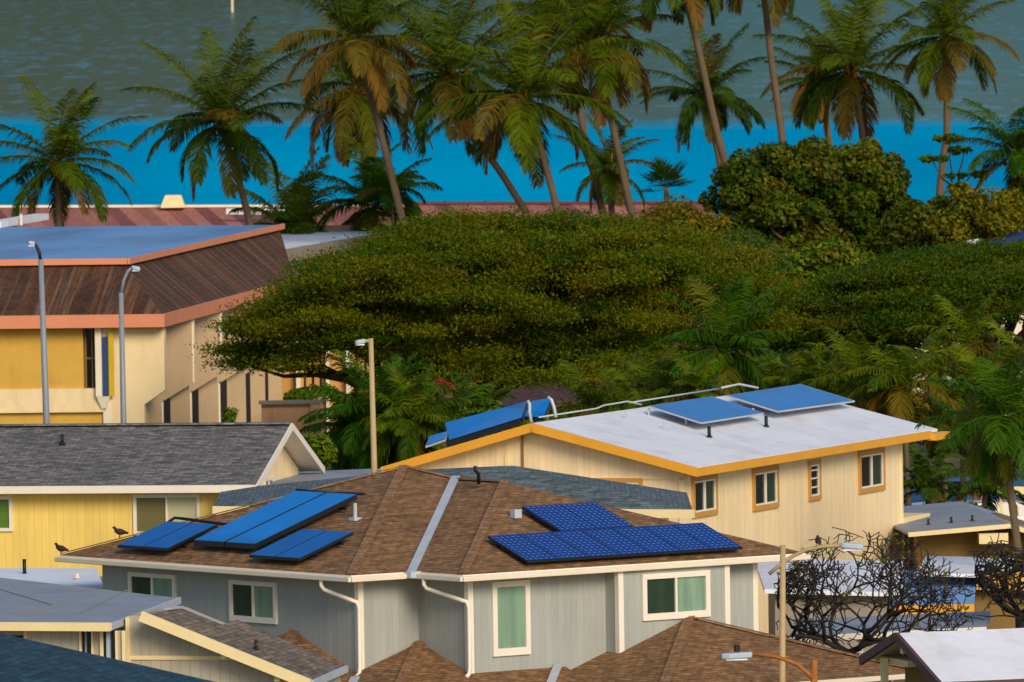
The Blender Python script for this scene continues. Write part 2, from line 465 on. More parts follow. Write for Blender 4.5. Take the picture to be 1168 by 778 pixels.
# ------------------------------------------------------------------ setting: ground, water, hills
def struct(name, mb, m):
    return tag(mb.build(name, m), kind='structure')
k = NT('ground_grass_and_soil'); o_ = k.obj()
f1 = k.noise(o_, 0.08, 6, 0.65); f2 = k.noise(o_, 1.2, 5, 0.6)
c_ = k.mix(k.ramp(f1, [(0.42, g(0)), (0.58, g(1))]), lin((74, 82, 40)), lin((118, 106, 84)))
c_ = k.mix(1.0, c_, k.ramp(f2, [(0.3, g(0.7)), (0.7, g(1.25))]), 'MULTIPLY')
k.bump(f2, 0.4, 0.1)
gm = k.fin(c_, 0.95, 0.2)
b = MB(); b.poly([(-400, -60, 0), (400, -60, 0), (400, 690, 0), (-400, 690, 0)]); struct('ground', b, gm)
k = NT('asphalt'); o_ = k.obj(); n1 = k.noise(o_, 0.6, 5); n2 = k.noise(o_, 30, 2)
am = k.fin(k.mix(k.mix(0.4, n1, n2), lin((52, 52, 54)), lin((84, 82, 82))), 0.9, 0.3)
b = MB()
b.poly([(-90, 318, 0.004), (60, 330, 0.004), (60, 338, 0.004), (-90, 326, 0.004)])
b.poly([(11, 338, 0.006), (34, 338, 0.006), (34, 374, 0.006), (11, 374, 0.006)])
struct('road', b, am)

# calm lagoon with painted sky reflection, then the rippled bay beyond it
lw0, lw1 = at_z(0, 139.5, 0.0), at_z(1168, 146.5, 0.0)
dirl = (lw1 - lw0).normalized()
La, Lb = lw0 - dirl * 350, lw1 + dirl * 350
nl = Vector((-dirl.y, dirl.x, 0))
def water(name, cols, sx, sy, rough, spec, strength, dist, edge=None):  # cols carry the mirrored sky and hill as painted colour
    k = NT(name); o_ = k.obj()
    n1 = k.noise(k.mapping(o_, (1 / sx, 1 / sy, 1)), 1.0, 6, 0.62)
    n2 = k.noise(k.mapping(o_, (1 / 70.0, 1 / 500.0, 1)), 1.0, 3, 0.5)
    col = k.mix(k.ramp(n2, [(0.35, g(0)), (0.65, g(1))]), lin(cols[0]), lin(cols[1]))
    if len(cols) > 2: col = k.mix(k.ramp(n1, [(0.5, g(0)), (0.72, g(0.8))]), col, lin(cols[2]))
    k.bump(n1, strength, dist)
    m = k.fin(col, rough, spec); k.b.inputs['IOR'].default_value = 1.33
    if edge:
        # the painted sky blue fades over a few tens of metres into the bay
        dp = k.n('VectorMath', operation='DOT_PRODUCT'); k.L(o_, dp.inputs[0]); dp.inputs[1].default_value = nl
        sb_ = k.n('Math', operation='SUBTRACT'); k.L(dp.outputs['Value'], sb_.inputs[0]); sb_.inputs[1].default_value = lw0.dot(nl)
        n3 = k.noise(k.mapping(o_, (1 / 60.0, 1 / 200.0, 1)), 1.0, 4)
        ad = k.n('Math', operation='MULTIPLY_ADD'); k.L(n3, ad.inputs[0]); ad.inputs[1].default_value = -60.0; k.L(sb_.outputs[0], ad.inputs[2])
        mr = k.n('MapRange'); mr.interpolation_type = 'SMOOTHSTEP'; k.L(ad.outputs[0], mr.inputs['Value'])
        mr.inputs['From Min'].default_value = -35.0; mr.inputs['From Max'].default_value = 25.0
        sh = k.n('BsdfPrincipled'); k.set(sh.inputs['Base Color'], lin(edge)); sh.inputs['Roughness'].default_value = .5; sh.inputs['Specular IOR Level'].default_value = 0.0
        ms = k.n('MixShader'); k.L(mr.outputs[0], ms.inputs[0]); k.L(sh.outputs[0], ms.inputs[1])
        # hill and sky reflections painted as body colour under a broken, half-mirroring surface
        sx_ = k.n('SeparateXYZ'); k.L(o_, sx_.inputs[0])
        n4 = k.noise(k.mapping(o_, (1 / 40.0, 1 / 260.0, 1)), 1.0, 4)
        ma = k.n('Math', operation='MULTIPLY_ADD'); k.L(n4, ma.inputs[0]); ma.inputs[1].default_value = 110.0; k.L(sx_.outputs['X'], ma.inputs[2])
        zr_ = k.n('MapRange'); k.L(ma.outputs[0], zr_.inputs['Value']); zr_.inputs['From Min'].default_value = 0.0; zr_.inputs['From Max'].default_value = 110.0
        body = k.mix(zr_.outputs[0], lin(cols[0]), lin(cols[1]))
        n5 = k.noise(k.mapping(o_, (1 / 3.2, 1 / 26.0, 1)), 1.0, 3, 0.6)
        body = k.mix(k.ramp(n5, [(0.54, g(0)), (0.68, g(0.8))]), body, lin(cols[2]))  # streaks of mirrored sky painted into the colour
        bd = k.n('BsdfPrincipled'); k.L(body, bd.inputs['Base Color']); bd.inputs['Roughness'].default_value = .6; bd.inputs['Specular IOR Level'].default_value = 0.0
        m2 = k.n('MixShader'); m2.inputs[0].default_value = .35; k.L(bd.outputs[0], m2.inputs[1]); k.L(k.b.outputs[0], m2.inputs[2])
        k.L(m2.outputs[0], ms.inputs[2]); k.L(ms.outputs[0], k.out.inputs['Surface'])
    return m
LAG = (0, 158, 204)  # blue of the painted sky reflection
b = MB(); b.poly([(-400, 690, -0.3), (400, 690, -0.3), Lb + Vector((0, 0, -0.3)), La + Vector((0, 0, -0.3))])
struct('lagoon_water', b, water('lagoon_painted_sky', [(0, 142, 190), (0, 168, 212)], 3.0, 30.0, 0.5, 0.0, 0.1, 0.02))  # sky reflection put into the base colour, surface itself does not mirror
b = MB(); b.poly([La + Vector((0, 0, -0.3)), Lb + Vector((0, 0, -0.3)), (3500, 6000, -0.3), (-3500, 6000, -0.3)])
struct('bay_water', b, water('rippled_bay_painted_reflection', [(74, 88, 62), (74, 118, 118), (84, 156, 190)], 6.0, 40.0, 0.12, 0.5, 0.5, 0.4, LAG))  # olive and blue tones paint in the hill and sky reflections
# wooded ridge across the bay (its green lies in the water)
b = MB(); nx = 60
prof = [(0.0, -2.0), (60, 40), (400, 150), (900, 320), (1500, 470), (2200, 430)]
for i in range(nx):
    for j, (dy, hz) in enumerate(prof):
        x = -4000 + 8000 * i / (nx - 1)
        hh = hz * (1 + 0.12 * math.sin(i * 0.7) + 0.10 * math.sin(i * 1.9 + 1)) + (random.uniform(-12, 12) if j > 1 else 0)
        b.v.append((x, 5900 + dy + 120 * math.sin(i * 0.5), hh))
for i in range(nx - 1):
    for j in range(len(prof) - 1):
        a = i * len(prof) + j
        b.f.append((a, a + len(prof), a + len(prof) + 1, a + 1)); b.mi.append(0)
k = NT('wooded_hillside'); n1 = k.noise(k.obj(), 0.012, 8, 0.65)
hm = k.fin(k.ramp(n1, [(0.3, (34, 48, 22)), (0.7, (84, 84, 46))]), 0.95, 0.1)
hills = struct('hills', b, hm)
for p in hills.data.polygons: p.use_smooth = True

# ------------------------------------------------------------------ building helpers
def bow(b, ax, v, sg, a0, a1, z0, z1, o0, o1, mi=0):
    """box on a wall: plane axis=ax at v, outward sign sg"""
    lo, hi = sorted((v + sg * o0, v + sg * o1))
    if ax == 1: b.box(a0, a1, lo, hi, z0, z1, mi)
    else: b.box(lo, hi, a0, a1, z0, z1, mi)
def window(root, ax, v, sg, r, fm, panes, fw=0.1, mull=0.06, sill=0.0, sash=None, name='window'):
    """frame mesh with one pane child per entry of panes (left to right along the wall axis)"""
    a0, a1, z0, z1 = r
    f = MB()
    bow(f, ax, v, sg, a0, a0 + fw, z0, z1, 0.0, 0.07); bow(f, ax, v, sg, a1 - fw, a1, z0, z1, 0.0, 0.07)
    bow(f, ax, v, sg, a0 + fw, a1 - fw, z1 - fw, z1, 0.0, 0.07); bow(f, ax, v, sg, a0 + fw, a1 - fw, z0, z0 + fw + sill, 0.0, 0.07)
    n = len(panes); iw = (a1 - a0 - 2 * fw)
    for i in range(1, n):
        c = a0 + fw + iw * i / n
        bow(f, ax, v, sg, c - mull / 2, c + mull / 2, z0 + fw + sill, z1 - fw, 0.0, 0.06, 1 if sash else 0)
    if sash:
        t = 0.05; zz0 = z0 + fw + sill
        bow(f, ax, v, sg, a0 + fw, a0 + fw + t, zz0, z1 - fw, 0.0, 0.055, 1); bow(f, ax, v, sg, a1 - fw - t, a1 - fw, zz0, z1 - fw, 0.0, 0.055, 1)
        bow(f, ax, v, sg, a0 + fw + t, a1 - fw - t, z1 - fw - t, z1 - fw, 0.0, 0.055, 1); bow(f, ax, v, sg, a0 + fw + t, a1 - fw - t, zz0, zz0 + t, 0.0, 0.055, 1)
    w_ = f.build(name, [fm, sash or fm], root)
    for i, pm in enumerate(panes):
        p = MB(); c0 = a0 + fw + iw * i / n + (mull / 2 if i else 0); c1 = a0 + fw + iw * (i + 1) / n - (mull / 2 if i < n - 1 else 0)
        bow(p, ax, v, sg, c0 + 0.002, c1 - 0.002, z0 + fw + sill + 0.002, z1 - fw - 0.002, 0.0, 0.012)
        p.build('pane', pm, w_)
    return w_
def panel(root, fn, x0, x1, y0, y1, lift, th, top, edge, name='solar_panel', label=None):
    P = lambda x, y, d: Vector((x, y, fn(x, y) + lift + d))
    b = MB(); pts = [P(x0, y0, 0), P(x1, y0, 0), P(x1, y1, 0), P(x0, y1, 0)]
    b.prism(pts, (0, 0, -th), 1)
    e = 0.014
    ip = [P(x0 + e, y0 + e, 0.004), P(x1 - e, y0 + e, 0.004), P(x1 - e, y1 - e, 0.004), P(x0 + e, y1 - e, 0.004)]
    b.poly(ip, 0)
    o = b.build(name, [top, edge], root)
    if label: o['label'] = label
    return o
def pipe(root, fn, x, y, h, r, m, name='vent_pipe'):
    z = fn(x, y); b = MB()
    b.tube([(x, y, z - 0.05), (x, y, z + h)], r, 10)
    b.tube([(x, y, z + 0.01), (x, y, z + 0.06)], [r * 2.2, r * 1.1], 10)
    return b.build(name, m, root, True)

# ================================================================== grey hipped house with solar panels
EZ, KK = 5.6, 0.345
G = Fr(at_z(528, 656, EZ), 37)
gh = thing('grey_house', 'blue-grey sided house with brown hip roof carrying solar panels and white gutters', 'house', G.o, G.yaw)
XL, XR, YF, YB, YM = -1.9, 10.9, 0.0, 14.9, 2.1
ax_, ay_ = (XL + XR) / 2, (YM + YB) / 2; az_ = EZ + KK * (XR - XL) / 2
A_ = (ax_, ay_, az_); xm = XR / 2
B_ = (xm, xm, EZ + KK * xm); VT = (xm, YM + xm, EZ + KK * xm)
P0, P1, V_, P2, PR, PB = (XL, YB, EZ), (XL, YM, EZ), (0, YM, EZ), (0, 0, EZ), (XR, 0, EZ), (XR, YB, EZ)
b = MB()
b.shell([(P0, P1, A_), (P1, V_, VT, A_), (V_, P2, B_, VT), (P2, PR, B_), (PR, PB, A_, VT, B_), (PB, P0, A_)], 0.1, 0, 1)
roof = b.build('roof', [MAT['gh_shingle'], MAT['white']], gh)
b = MB()
up = Vector((0, 0, 0.035))
for p, q in ((P1, A_), (P2, B_), (P0, A_), (A_, VT), (VT, B_)):
    p, q = Vector(p), Vector(q)
    b.bar(p + (q - p) * 0.01 + up, q + up, 0.24, 0.03)
b.build('ridge_cap', MAT['gh_ridge'], roof)
b = MB(); p, q = Vector(V_), Vector(VT)
b.bar(p + (q - p) * -0.03 + Vector((0, 0, 0.06)), q + Vector((0, 0, 0.07)), 0.22, 0.04)
b.box(-0.28, 0.12, YM - 0.3, YM - 0.05, EZ - 0.14, EZ + 0.02)
b.build('valley_flashing', MAT['metal'], roof)
# walls: one shell following the plan, with soffit
wx0, wy1 = -1.25, 13.9
plan = [(wx0, wy1), (wx0, 2.7), (0.6, 2.7), (0.6, 0.6), (4.9, 0.6), (4.9, 0.05), (8.42, 0.05), (8.42, 0.55), (9.72, 0.55), (9.72, wy1)]
b = MB(); b.prism([(x, y, 0) for x, y in plan], (0, 0, EZ - 0.09)); b.build('wall', MAT['gh_siding'], gh)
b = MB()
for p, q in ((P0, P1), (P1, V_), (V_, P2), (P2, PR)):
    p, q = Vector(p), Vector(q); d = (q - p).normalized(); o = Vector((d.y, -d.x, 0)) * 0.06
    b.bar(p + o - d * 0.06, q + o + d * 0.06, 0.13, 0.13, 0, 0.1)
b.build('gutter', MAT['gutter'], gh, bevel=0.02)
b = MB()
for x, y, sx, sy in ((wx0, 2.7, -1, -1), (0.6, 0.6, -1, -1), (4.9, 0.05, -1, -1), (8.42, 0.05, 1, -1), (9.72, 0.55, 1, -1)):
    b.box(x - 0.02 if sx < 0 else x - 0.14, x + 0.14 if sx < 0 else x + 0.02, y - 0.025, y + 0.14, 2.4, EZ - 0.12)
b.build('corner_trim', MAT['white'], gh)
for (a, bq, c) in (((-1.95, 3.3), (wx0 - 0.05, 2.62), 3.15), ((-0.06, 1.55), (0.55, 0.52), 3.15)):
    b = MB(); xa, ya = a; xb, yb = bq
    b.tube([(xa, ya, EZ - 0.16), (xa, ya, EZ - 0.3), (xa + 0.05, ya - 0.05, EZ - 0.4), (xb - 0.03, yb + 0.03, EZ - 0.72), (xb, yb, EZ - 0.86), (xb, yb, c + 0.1), (xb - 0.08, yb - 0.08, c - 0.05), (xb - 0.22, yb - 0.16, c - 0.12)], 0.055, 8)
    b.build('downspout', MAT['white'], gh, True)
r = G.rect(0, wx0, (148, 652), (202, 703)); window(gh, 0, wx0, -1, (r[0], r[1], r[2] - 0.2, r[3]), MAT['white'], [MAT['sage'], MAT['darkgreen']], 0.11, sill=0.03)
window(gh, 0, wx0, -1, G.rect(0, wx0, (263, 661), (317, 712)), MAT['white'], [MAT['sage'], MAT['darkgreen']], 0.11, sill=0.04)
window(gh, 1, 0.6, -1, G.rect(1, 0.6, (560, 664), (604, 746)), MAT['white'], [MAT['sage']], 0.14, sill=0.05)
window(gh, 1, 0.05, -1, G.rect(1, 0.05, (731, 655), (809, 703)), MAT['white'], [MAT['darkgreen'], MAT['sage']], 0.14, sill=0.03)
# solar equipment
fl = lambda x, y: EZ + KK * (x - XL); ff = lambda x, y: EZ + KK * y
for i in range(7):
    w7 = (8.95 - 2.1) / 7
    panel(gh, ff, 2.1 + w7 * i + 0.003, 2.1 + w7 * (i + 1) - 0.003, 0.13, 1.76, 0.2, 0.06, MAT['pv'], MAT['blackmetal'])
for i in range(2):
    panel(gh, ff, 4.42 + 1.18 * i + 0.003, 4.42 + 1.18 * (i + 1) - 0.003, 1.765, 3.4, 0.2, 0.06, MAT['pv'], MAT['blackmetal'])
b = MB()
for y in (0.45, 1.45): b.bar((2.15, y, ff(0, y) + 0.08), (8.9, y, ff(0, y) + 0.08), 0.05, 0.06)
for y in (2.1, 3.05): b.bar((4.45, y, ff(0, y) + 0.08), (6.75, y, ff(0, y) + 0.08), 0.05, 0.06)
b.build('panel_rail', MAT['blackmetal'], gh)
b = MB(); b.box(3.98, 4.2, 3.1, 3.3, ff(0, 3.2), ff(0, 3.2) + 0.22); b.build('junction_box', MAT['metal'], gh)
for y0, y1 in ((10.35, 11.45), (11.47, 12.6)):
    panel(gh, fl, -1.66, -0.1, y0, y1, 0.26, 0.07, MAT['collector2'], MAT['blackmetal'], 'solar_panel', 'flat ribbed blue solar panel low on the left slope')
for y0, y1 in ((7.2, 8.5), (8.56, 9.9)):
    panel(gh, fl, -1.18, 2.05, y0, y1, 0.3, 0.13, MAT['unglazed'], MAT['blackmetal'], 'solar_panel', 'long smooth bright blue solar panel in a deep black frame')
for y0, y1 in ((4.58, 5.66), (5.68, 6.75)):
    panel(gh, fl, -1.68, 0.0, y0, y1, 0.24, 0.07, MAT['collector2'], MAT['blackmetal'], 'solar_panel', 'flat ribbed blue solar panel nearest the eave corner')
b = MB()
for x, y0, y1 in ((-1.2, 10.3, 12.5), (-0.5, 10.3, 12.5), (-1.2, 4.6, 6.7), (-0.4, 4.6, 6.7), (-0.8, 7.2, 9.8), (1.6, 7.2, 9.8)):
    b.bar((x, y0 - 0.12, fl(x, 0) + 0.12), (x, y1, fl(x, 0) + 0.12), 0.06, 0.08)
b.build('panel_rail', MAT['blackmetal'], gh)
b = MB(); b.tube([(-0.1, 12.62, fl(-.1, 0) + .2), (0.15, 12.6, fl(0.15, 0) + .25), (0.3, 12.0, fl(.3, 0) + .16), (0.2, 10.4, fl(.2, 0) + .14), (0.3, 10.0, fl(.3, 0) + .12)], 0.04, 8)
b.tube([(2.1, 9.9, fl(2.1, 0) + .3), (2.25, 8.6, fl(2.25, 0) + .2), (2.2, 7.1, fl(2.2, 0) + .25)], 0.04, 8)
b.build('solar_pipe', MAT['black'], gh, True)
b = MB(); xq, yq = 1.25, 6.2
b.tube([(xq, yq, fl(xq, 0)), (xq, yq, fl(xq, 0) + 0.42)], 0.05, 8); b.box(xq - 0.12, xq + 0.12, yq - 0.12, yq + 0.12, fl(xq, 0) - 0.02, fl(xq, 0) + 0.06)
b.build('vent_pipe', MAT['metal'], gh)
b = MB(); b.tube([(4.95, 5.9, B_[2] - 0.05), (4.95, 5.9, B_[2] + 0.22), (4.85, 5.9, B_[2] + 0.3), (4.85, 5.9, B_[2] + 0.42)], 0.05, 8); b.build('vent_pipe', MAT['black'], gh, True)
# lower roofs round the foot of the walls
T = Vector((7.15, 0.06, 4.16)); kg = 4.2
gl, gr = Vector((T.x - kg, T.y - kg, 2.72)), Vector((T.x + kg, T.y - kg, 2.72))
b = MB()
b.shell([(gl, gr, T), (gl, T, (T.x, 2.6, T.z), (gl.x, 2.6, 2.72)), (gr, (gr.x, 2.6, 2.72), (T.x, 2.6, T.z), T)], 0.09)
Q = Vector((0.62, 2.68, 3.78)); kq = 3.2; zq = Q.z - kq * 0.33
b.shell([(Q, (Q.x - kq, Q.y, zq), (Q.x - kq, Q.y - kq, zq)), (Q, (Q.x - kq, Q.y - kq, zq), (3.6, Q.y - kq, zq), (3.6, Q.y, Q.z))], 0.09)
T2 = Vector((-1.22, 5.5, 4.02)); k2 = 3.6; z2 = T2.z - k2 * 0.345
b.shell([(T2, (T2.x - k2, T2.y + k2, z2), (T2.x - k2, T2.y - k2, z2)), (T2, (T2.x - k2, T2.y - k2, z2), (0.5, T2.y - k2, z2), (0.5, T2.y, T2.z)), (T2, (0.5, T2.y, T2.z), (0.5, T2.y + k2, z2), (T2.x - k2, T2.y + k2, z2))], 0.09)
lr = b.build('lower_roof', MAT['gh_shingle'], gh)
b = MB()
for p, q in ((T, gl), (T, gr), (Q, Vector((Q.x - kq, Q.y - kq, zq))), (T2, Vector((T2.x - k2, T2.y - k2, z2)))):
    b.bar(Vector(p) + up, Vector(q) + up, 0.26, 0.03)
b.build('ridge_cap', MAT['gh_ridge'], lr)
b = MB()
b.bar((3.3, 0.5, 3.16), (1.6, -1.2, 2.55), 0.22, 0.04); b.bar((-1.75, 2.2, 3.06), (-3.2, 0.7, 2.62), 0.22, 0.04)
b.build('valley_flashing', MAT['metal'], lr)
b = MB(); d = (gr - gl).normalized()
b.bar(gl + Vector((-0.06, -0.06, -0.05)), gr + Vector((0.12, -0.06, -0.05)), 0.13, 0.13); b.build('gutter', MAT['gutter'], lr, bevel=0.02)
b = MB(); b.box(gl.x + 0.6, gr.x - 0.6, gl.y + 0.6, 0.5, 0, 2.66); b.build('garage_wall', MAT['gh_siding'], gh)

# ================================================================== cream house with the white roof
Y = Fr(at_z(795, 533, 5.6), 68.6)
yh = thing('cream_house', 'large cream sided two-storey house with amber trim under a white coated gable roof', 'house', Y.o, Y.yaw)
L_, W_ = 21.9, 9.95; RZ = 6.9; ym = 5.2
b = MB(); b.shell([((0, 0, 5.6), (L_, 0, 5.6), (L_, ym, RZ), (0, ym, RZ)), ((0, ym, RZ), (L_, ym, RZ), (L_, W_, 5.6), (0, W_, 5.6))], 0.08)
yroof = b.build('roof', MAT['whiteroof'], yh)
b = MB()
b.bar((-0.06, -0.1, 5.5), (-0.06, ym, RZ - 0.07), 0.1, 0.26, 0, 0.06); b.bar((-0.06, ym, RZ - 0.07), (-0.06, W_ + 0.1, 5.5), 0.1, 0.26, 0, 0.06)
b.bar((-0.01, -0.06, 5.46), (L_ - 0.9, -0.06, 5.46), 0.1, 0.24); b.box(L_ - 0.9, L_ + 0.5, -0.25, 0.05, 5.28, 5.5)
b.bar((-0.01, W_ + 0.06, 5.46), (L_, W_ + 0.06, 5.46), 0.1, 0.24)
b.build('fascia', MAT['amber'], yroof)
wl = 20.1; gy = 0.55
b = MB(); b.prism([(gy, 0.6, 0), (gy, W_ - 0.6, 0), (gy, W_ - 0.6, 5.52 + 0.14), (gy, ym, RZ - 0.11), (gy, 0.6, 5.52 + 0.14)], (wl - gy, 0, 0)); b.build('wall', MAT['yh_siding'], yh)
b = MB()
q1 = Y.pl(578, 520, 0, gy).y; q2 = Y.pl(597, 520, 0, gy).y; q3 = Y.pl(584, 518, 0, gy).y
b.box(gy - 0.03, gy, q1 - 0.06, q1 + 0.06, 2, 6.45); b.box(gy - 0.04, gy, 0.62, W_ - 0.62, 5.2, 5.26); b.box(gy - 0.04, gy, 0.62, 0.78, 1, 5.6)
b.box(wl - 0.12, wl + 0.03, 0.56, 0.6, 1, 5.5)
b.build('trim_board', MAT['cream'], yh)
b = MB(); b.tube([(gy - 0.06, q2, 2), (gy - 0.06, q2, 6.6)], 0.035, 6); b.build('conduit', MAT['brownwall'], yh)
for i, (a, c) in enumerate((((788, 543), (817, 588)), ((857, 534), (887, 580)), ((921, 525), (935, 571)), ((978, 514), (1008, 560)))):
    r = Y.rect(1, 0.6, a, c)
    zc = (r[2] + r[3]) / 2; hh = 0.66
    r = (r[0], r[1], r[2] + 0.04, r[3] - 0.02)
    w_ = window(yh, 1, 0.6, -1, r, MAT['ambertrim'], [MAT['darkglass']] if i == 2 else [MAT['darkglass'], MAT['darkgreen']], 0.16 if i != 2 else 0.14, 0.09, sash=MAT['white'])
    if i == 2:
        f = MB()
        for t in (0.33, 0.55, 0.75):
            z = r[2] + (r[3] - r[2]) * t; f.box(r[0] + 0.2, r[1] - 0.2, 0.53, 0.59, z - 0.02, z + 0.02)
        f.build('louvre', MAT['white'], w_)
r = Y.rect(0, gy, (665, 545), (733, 562)); window(yh, 0, gy, -1, (r[0] - 0.02, r[1], 4.1, r[3]), MAT['ambertrim'], [MAT['darkglass']] * 5, 0.13, 0.05, sash=MAT['white'])
fy = lambda x, y: 5.6 + (RZ - 5.6) * (y / ym if y < ym else (W_ - y) / (W_ - ym))
# collectors: two flat panels high on the near slope, one long tilted bank and a small panel on the far slope
def plane_hit(fr, px, py, fn):
    lo, hi = fr.pl(px, py, 2, 4.0), fr.pl(px, py, 2, 10.0)
    for _ in range(50):
        m = (lo + hi) / 2
        if m.z < fn(m.x, m.y): lo = m
        else: hi = m
    return m
def quad_panel(root, fr, pxs, fn, th, top, edge, label=None):
    pts = [plane_hit(fr, a, c, fn) for a, c in pxs]
    b = MB(); b.prism(pts, (0, 0, -th), 1)
    cen = sum(pts, Vector()) / 4
    b.poly([p + (cen - p) * 0.025 + Vector((0, 0, 0.006)) for p in pts], 0)
    o = b.build('solar_panel', [top, edge], root)
    if label: o['label'] = label
    return pts
FZ = lambda x, y: fy(x, y) + 0.3
quad_panel(yh, Y, [(740, 463), (800, 482), (871, 471), (812, 452)], FZ, 0.05, MAT['collector'], MAT['metal'])
quad_panel(yh, Y, [(829, 451), (887, 469), (975, 457), (913, 438)], FZ, 0.05, MAT['collector'], MAT['metal'])
b = MB()
for x in (6, 8, 10, 12, 14, 16):
    for y in (3.3, 4.5): b.bar((x, y, fy(x, y)), (x, y + 0.01, fy(x, y) + 0.22), 0.05, 0.05)
b.build('panel_leg', MAT['metal'], yh)
# tilted bank behind the ridge at the gable end: local x 0.4..3, rises above the far slope
tilt = lambda x, y: fy(0, 5.2) - (y - 5.3) * 0.26 + 0.12 + 0.55 * max(0.0, min(1.0, (x - 0.6) / 2.0)) * 1.3
b = MB()
pa, pb_, pc, pd_ = [Y.pl(a, c, 0, v) for a, c, v in ((512, 503, 0.5), (596, 477, 0.5), (602, 458, 2.6), (507, 483, 2.6))]
b.prism([pa, pb_, pc, pd_], (0.04, 0, -0.1), 1); cen = (pa + pb_ + pc + pd_) / 4
b.poly([p + (cen - p) * 0.02 + Vector((-0.01, 0, 0.02)) for p in (pa, pb_, pc, pd_)], 0)
b.build('solar_panel', [MAT['unglazed'], MAT['blackmetal']], yh)['label'] = 'long tilted blue solar panel leaning over the gable end'
b = MB()
pa, pb_, pc, pd_ = [Y.pl(a, c, 0, v) for a, c, v in ((598, 476, 2.3), (620, 477, 2.3), (630, 454, 4.2), (606, 458, 4.2))]
b.prism([pa, pb_, pc, pd_], (0.04, 0, -0.08), 1); cen = (pa + pb_ + pc + pd_) / 4
b.poly([p + (cen - p) * 0.03 + Vector((-0.01, 0, 0.02)) for p in (pa, pb_, pc, pd_)], 0)
b.build('solar_panel', [MAT['unglazed'], MAT['blackmetal']], yh)['label'] = 'second tilted blue solar panel by the ridge'
b = MB()
pa, pb_, pc, pd_ = [Y.pl(a, c, 0, v) for a, c, v in ((485, 509, 0.5), (508, 501, 0.5), (511, 492, 1.6), (490, 498, 1.6))]
b.prism([pa, pb_, pc, pd_], (0.04, 0, -0.06), 1); cen = (pa + pb_ + pc + pd_) / 4
b.poly([p + (cen - p) * 0.04 + Vector((-0.01, 0, 0.02)) for p in (pa, pb_, pc, pd_)], 0)
b.build('solar_panel', [MAT['unglazed'], MAT['metal']], yh)['label'] = 'small blue solar panel at the low end of the gable'
b = MB()
p, q = Y.pl(510, 507, 0, 0.45), Y.pl(594, 481, 0, 0.45)
b.bar(p, q, 0.12, 0.16); b.bar(Y.pl(596, 478, 0, 0.6), Y.pl(602, 459, 0, 2.4), 0.05, 0.05)
for t in (0.1, 0.4, 0.7, 0.95):
    s = p + (q - p) * t; b.bar(s + Vector((0.1, 0, -0.35)), s + Vector((0.1, 0.01, 0.05)), 0.06, 0.06)
b.build('panel_rack', MAT['blackmetal'], yh)
b = MB()
hoop = lambda pts, v: b.tube([Y.pl(x, y_, 0, v) for x, y_ in pts], 0.05, 8)
hoop([(606, 482), (604, 470), (604, 461), (602, 457)], 1.0); hoop([(634, 476), (632, 465), (629, 456), (625, 453)], 2.0)
zr = RZ + 0.13
b.tube([(0.8, ym + 0.1, zr), (5.6, ym + 0.1, zr + 0.02), (6.0, ym, zr + 0.1), (8.0, ym, zr + 0.12), (8.4, ym - 0.3, zr)], 0.025, 8)
b.tube([(8.6, ym + 0.15, zr + 0.05), (16.5, ym + 0.15, zr + 0.1)], 0.025, 8)
b.tube([(16.6, ym + 0.1, zr + 0.12), (18.2, ym + 0.1, zr + 0.16), (18.6, ym - 0.4, zr + 0.02)], 0.035, 8)
b.build('roof_pipe', MAT['metal'], yh, True)
for px, py in ((809, 499), (874, 487), (846, 460), (780, 455)):
    p = plane_hit(Y, px, py, fy); pipe(yh, fy, p.x, p.y, 0.34, 0.055, MAT['black'])
b = MB(); b.box(wl - 0.1, wl + 2.4, 0.5, 1.5, 0, 2.9); b.build('porch_wall', MAT['cream'], yh)

# ================================================================== yellow house, grey shingle roof (left)
LY = Fr(at_z(291, 556, 5.4), -11)
ly = thing('yellow_house', 'bright yellow board-sided house with a weathered grey shingle gable roof at left', 'house', LY.o, LY.yaw)
z5, zr5, W5, ym5, X5 = 5.45, 7.0, 9.4, 5.0, -14.0
xr5 = -0.3
b = MB(); b.shell([((X5, 0, z5), (0, 0, z5), (0, ym5, zr5), (X5, ym5, zr5)), ((X5, ym5, zr5), (0, ym5, zr5), (0, W5, z5), (X5, W5, z5))], 0.1, 0, 1)
lroof = b.build('roof', [MAT['lyh_shingle'], MAT['white']], ly)
b = MB(); b.bar((X5, ym5, zr5 + 0.03), (0, ym5, zr5 + 0.03), 0.4, 0.05); b.build('ridge_cap', MAT['lyh_shingle'], lroof)
b = MB(); b.bar((X5, -0.07, z5 - 0.08), (0.05, -0.07, z5 - 0.08), 0.12, 0.22)
b.bar((0.05, -0.05, z5 - 0.04), (0.05, ym5, zr5 - 0.02), 0.06, 0.2, 0, 0.05); b.bar((0.05, ym5, zr5 - 0.02), (0.05, W5 + 0.05, z5 - 0.04), 0.06, 0.2, 0, 0.05)
b.build('fascia', MAT['white'], lroof)
wr5 = LY.pl(297, 565, 1, 0.6).x
wr5 = -0.62
b = MB(); b.prism([(wr5, 0.6, 0), (wr5, W5 - 0.6, 0), (wr5, W5 - 0.6, z5 + 0.05), (wr5, ym5, zr5 - 0.12), (wr5, 0.6, z5 + 0.05)], (X5 + 0.6 - wr5, 0, 0), 0); b.build('wall', MAT['lyh_siding'], ly)
b = MB(); b.box(wr5 - 0.1, wr5 + 0.02, 0.57, 0.72, 0, z5 - 0.1); b.build('corner_trim', MAT['white'], ly)
r = LY.rect(1, 0.6, (152, 564), (229, 604)); window(ly, 1, 0.6, -1, (r[0], r[1], r[2] - 0.15, r[3]), MAT['white'], [MAT['blindsdark'], MAT['blinds']], 0.1)
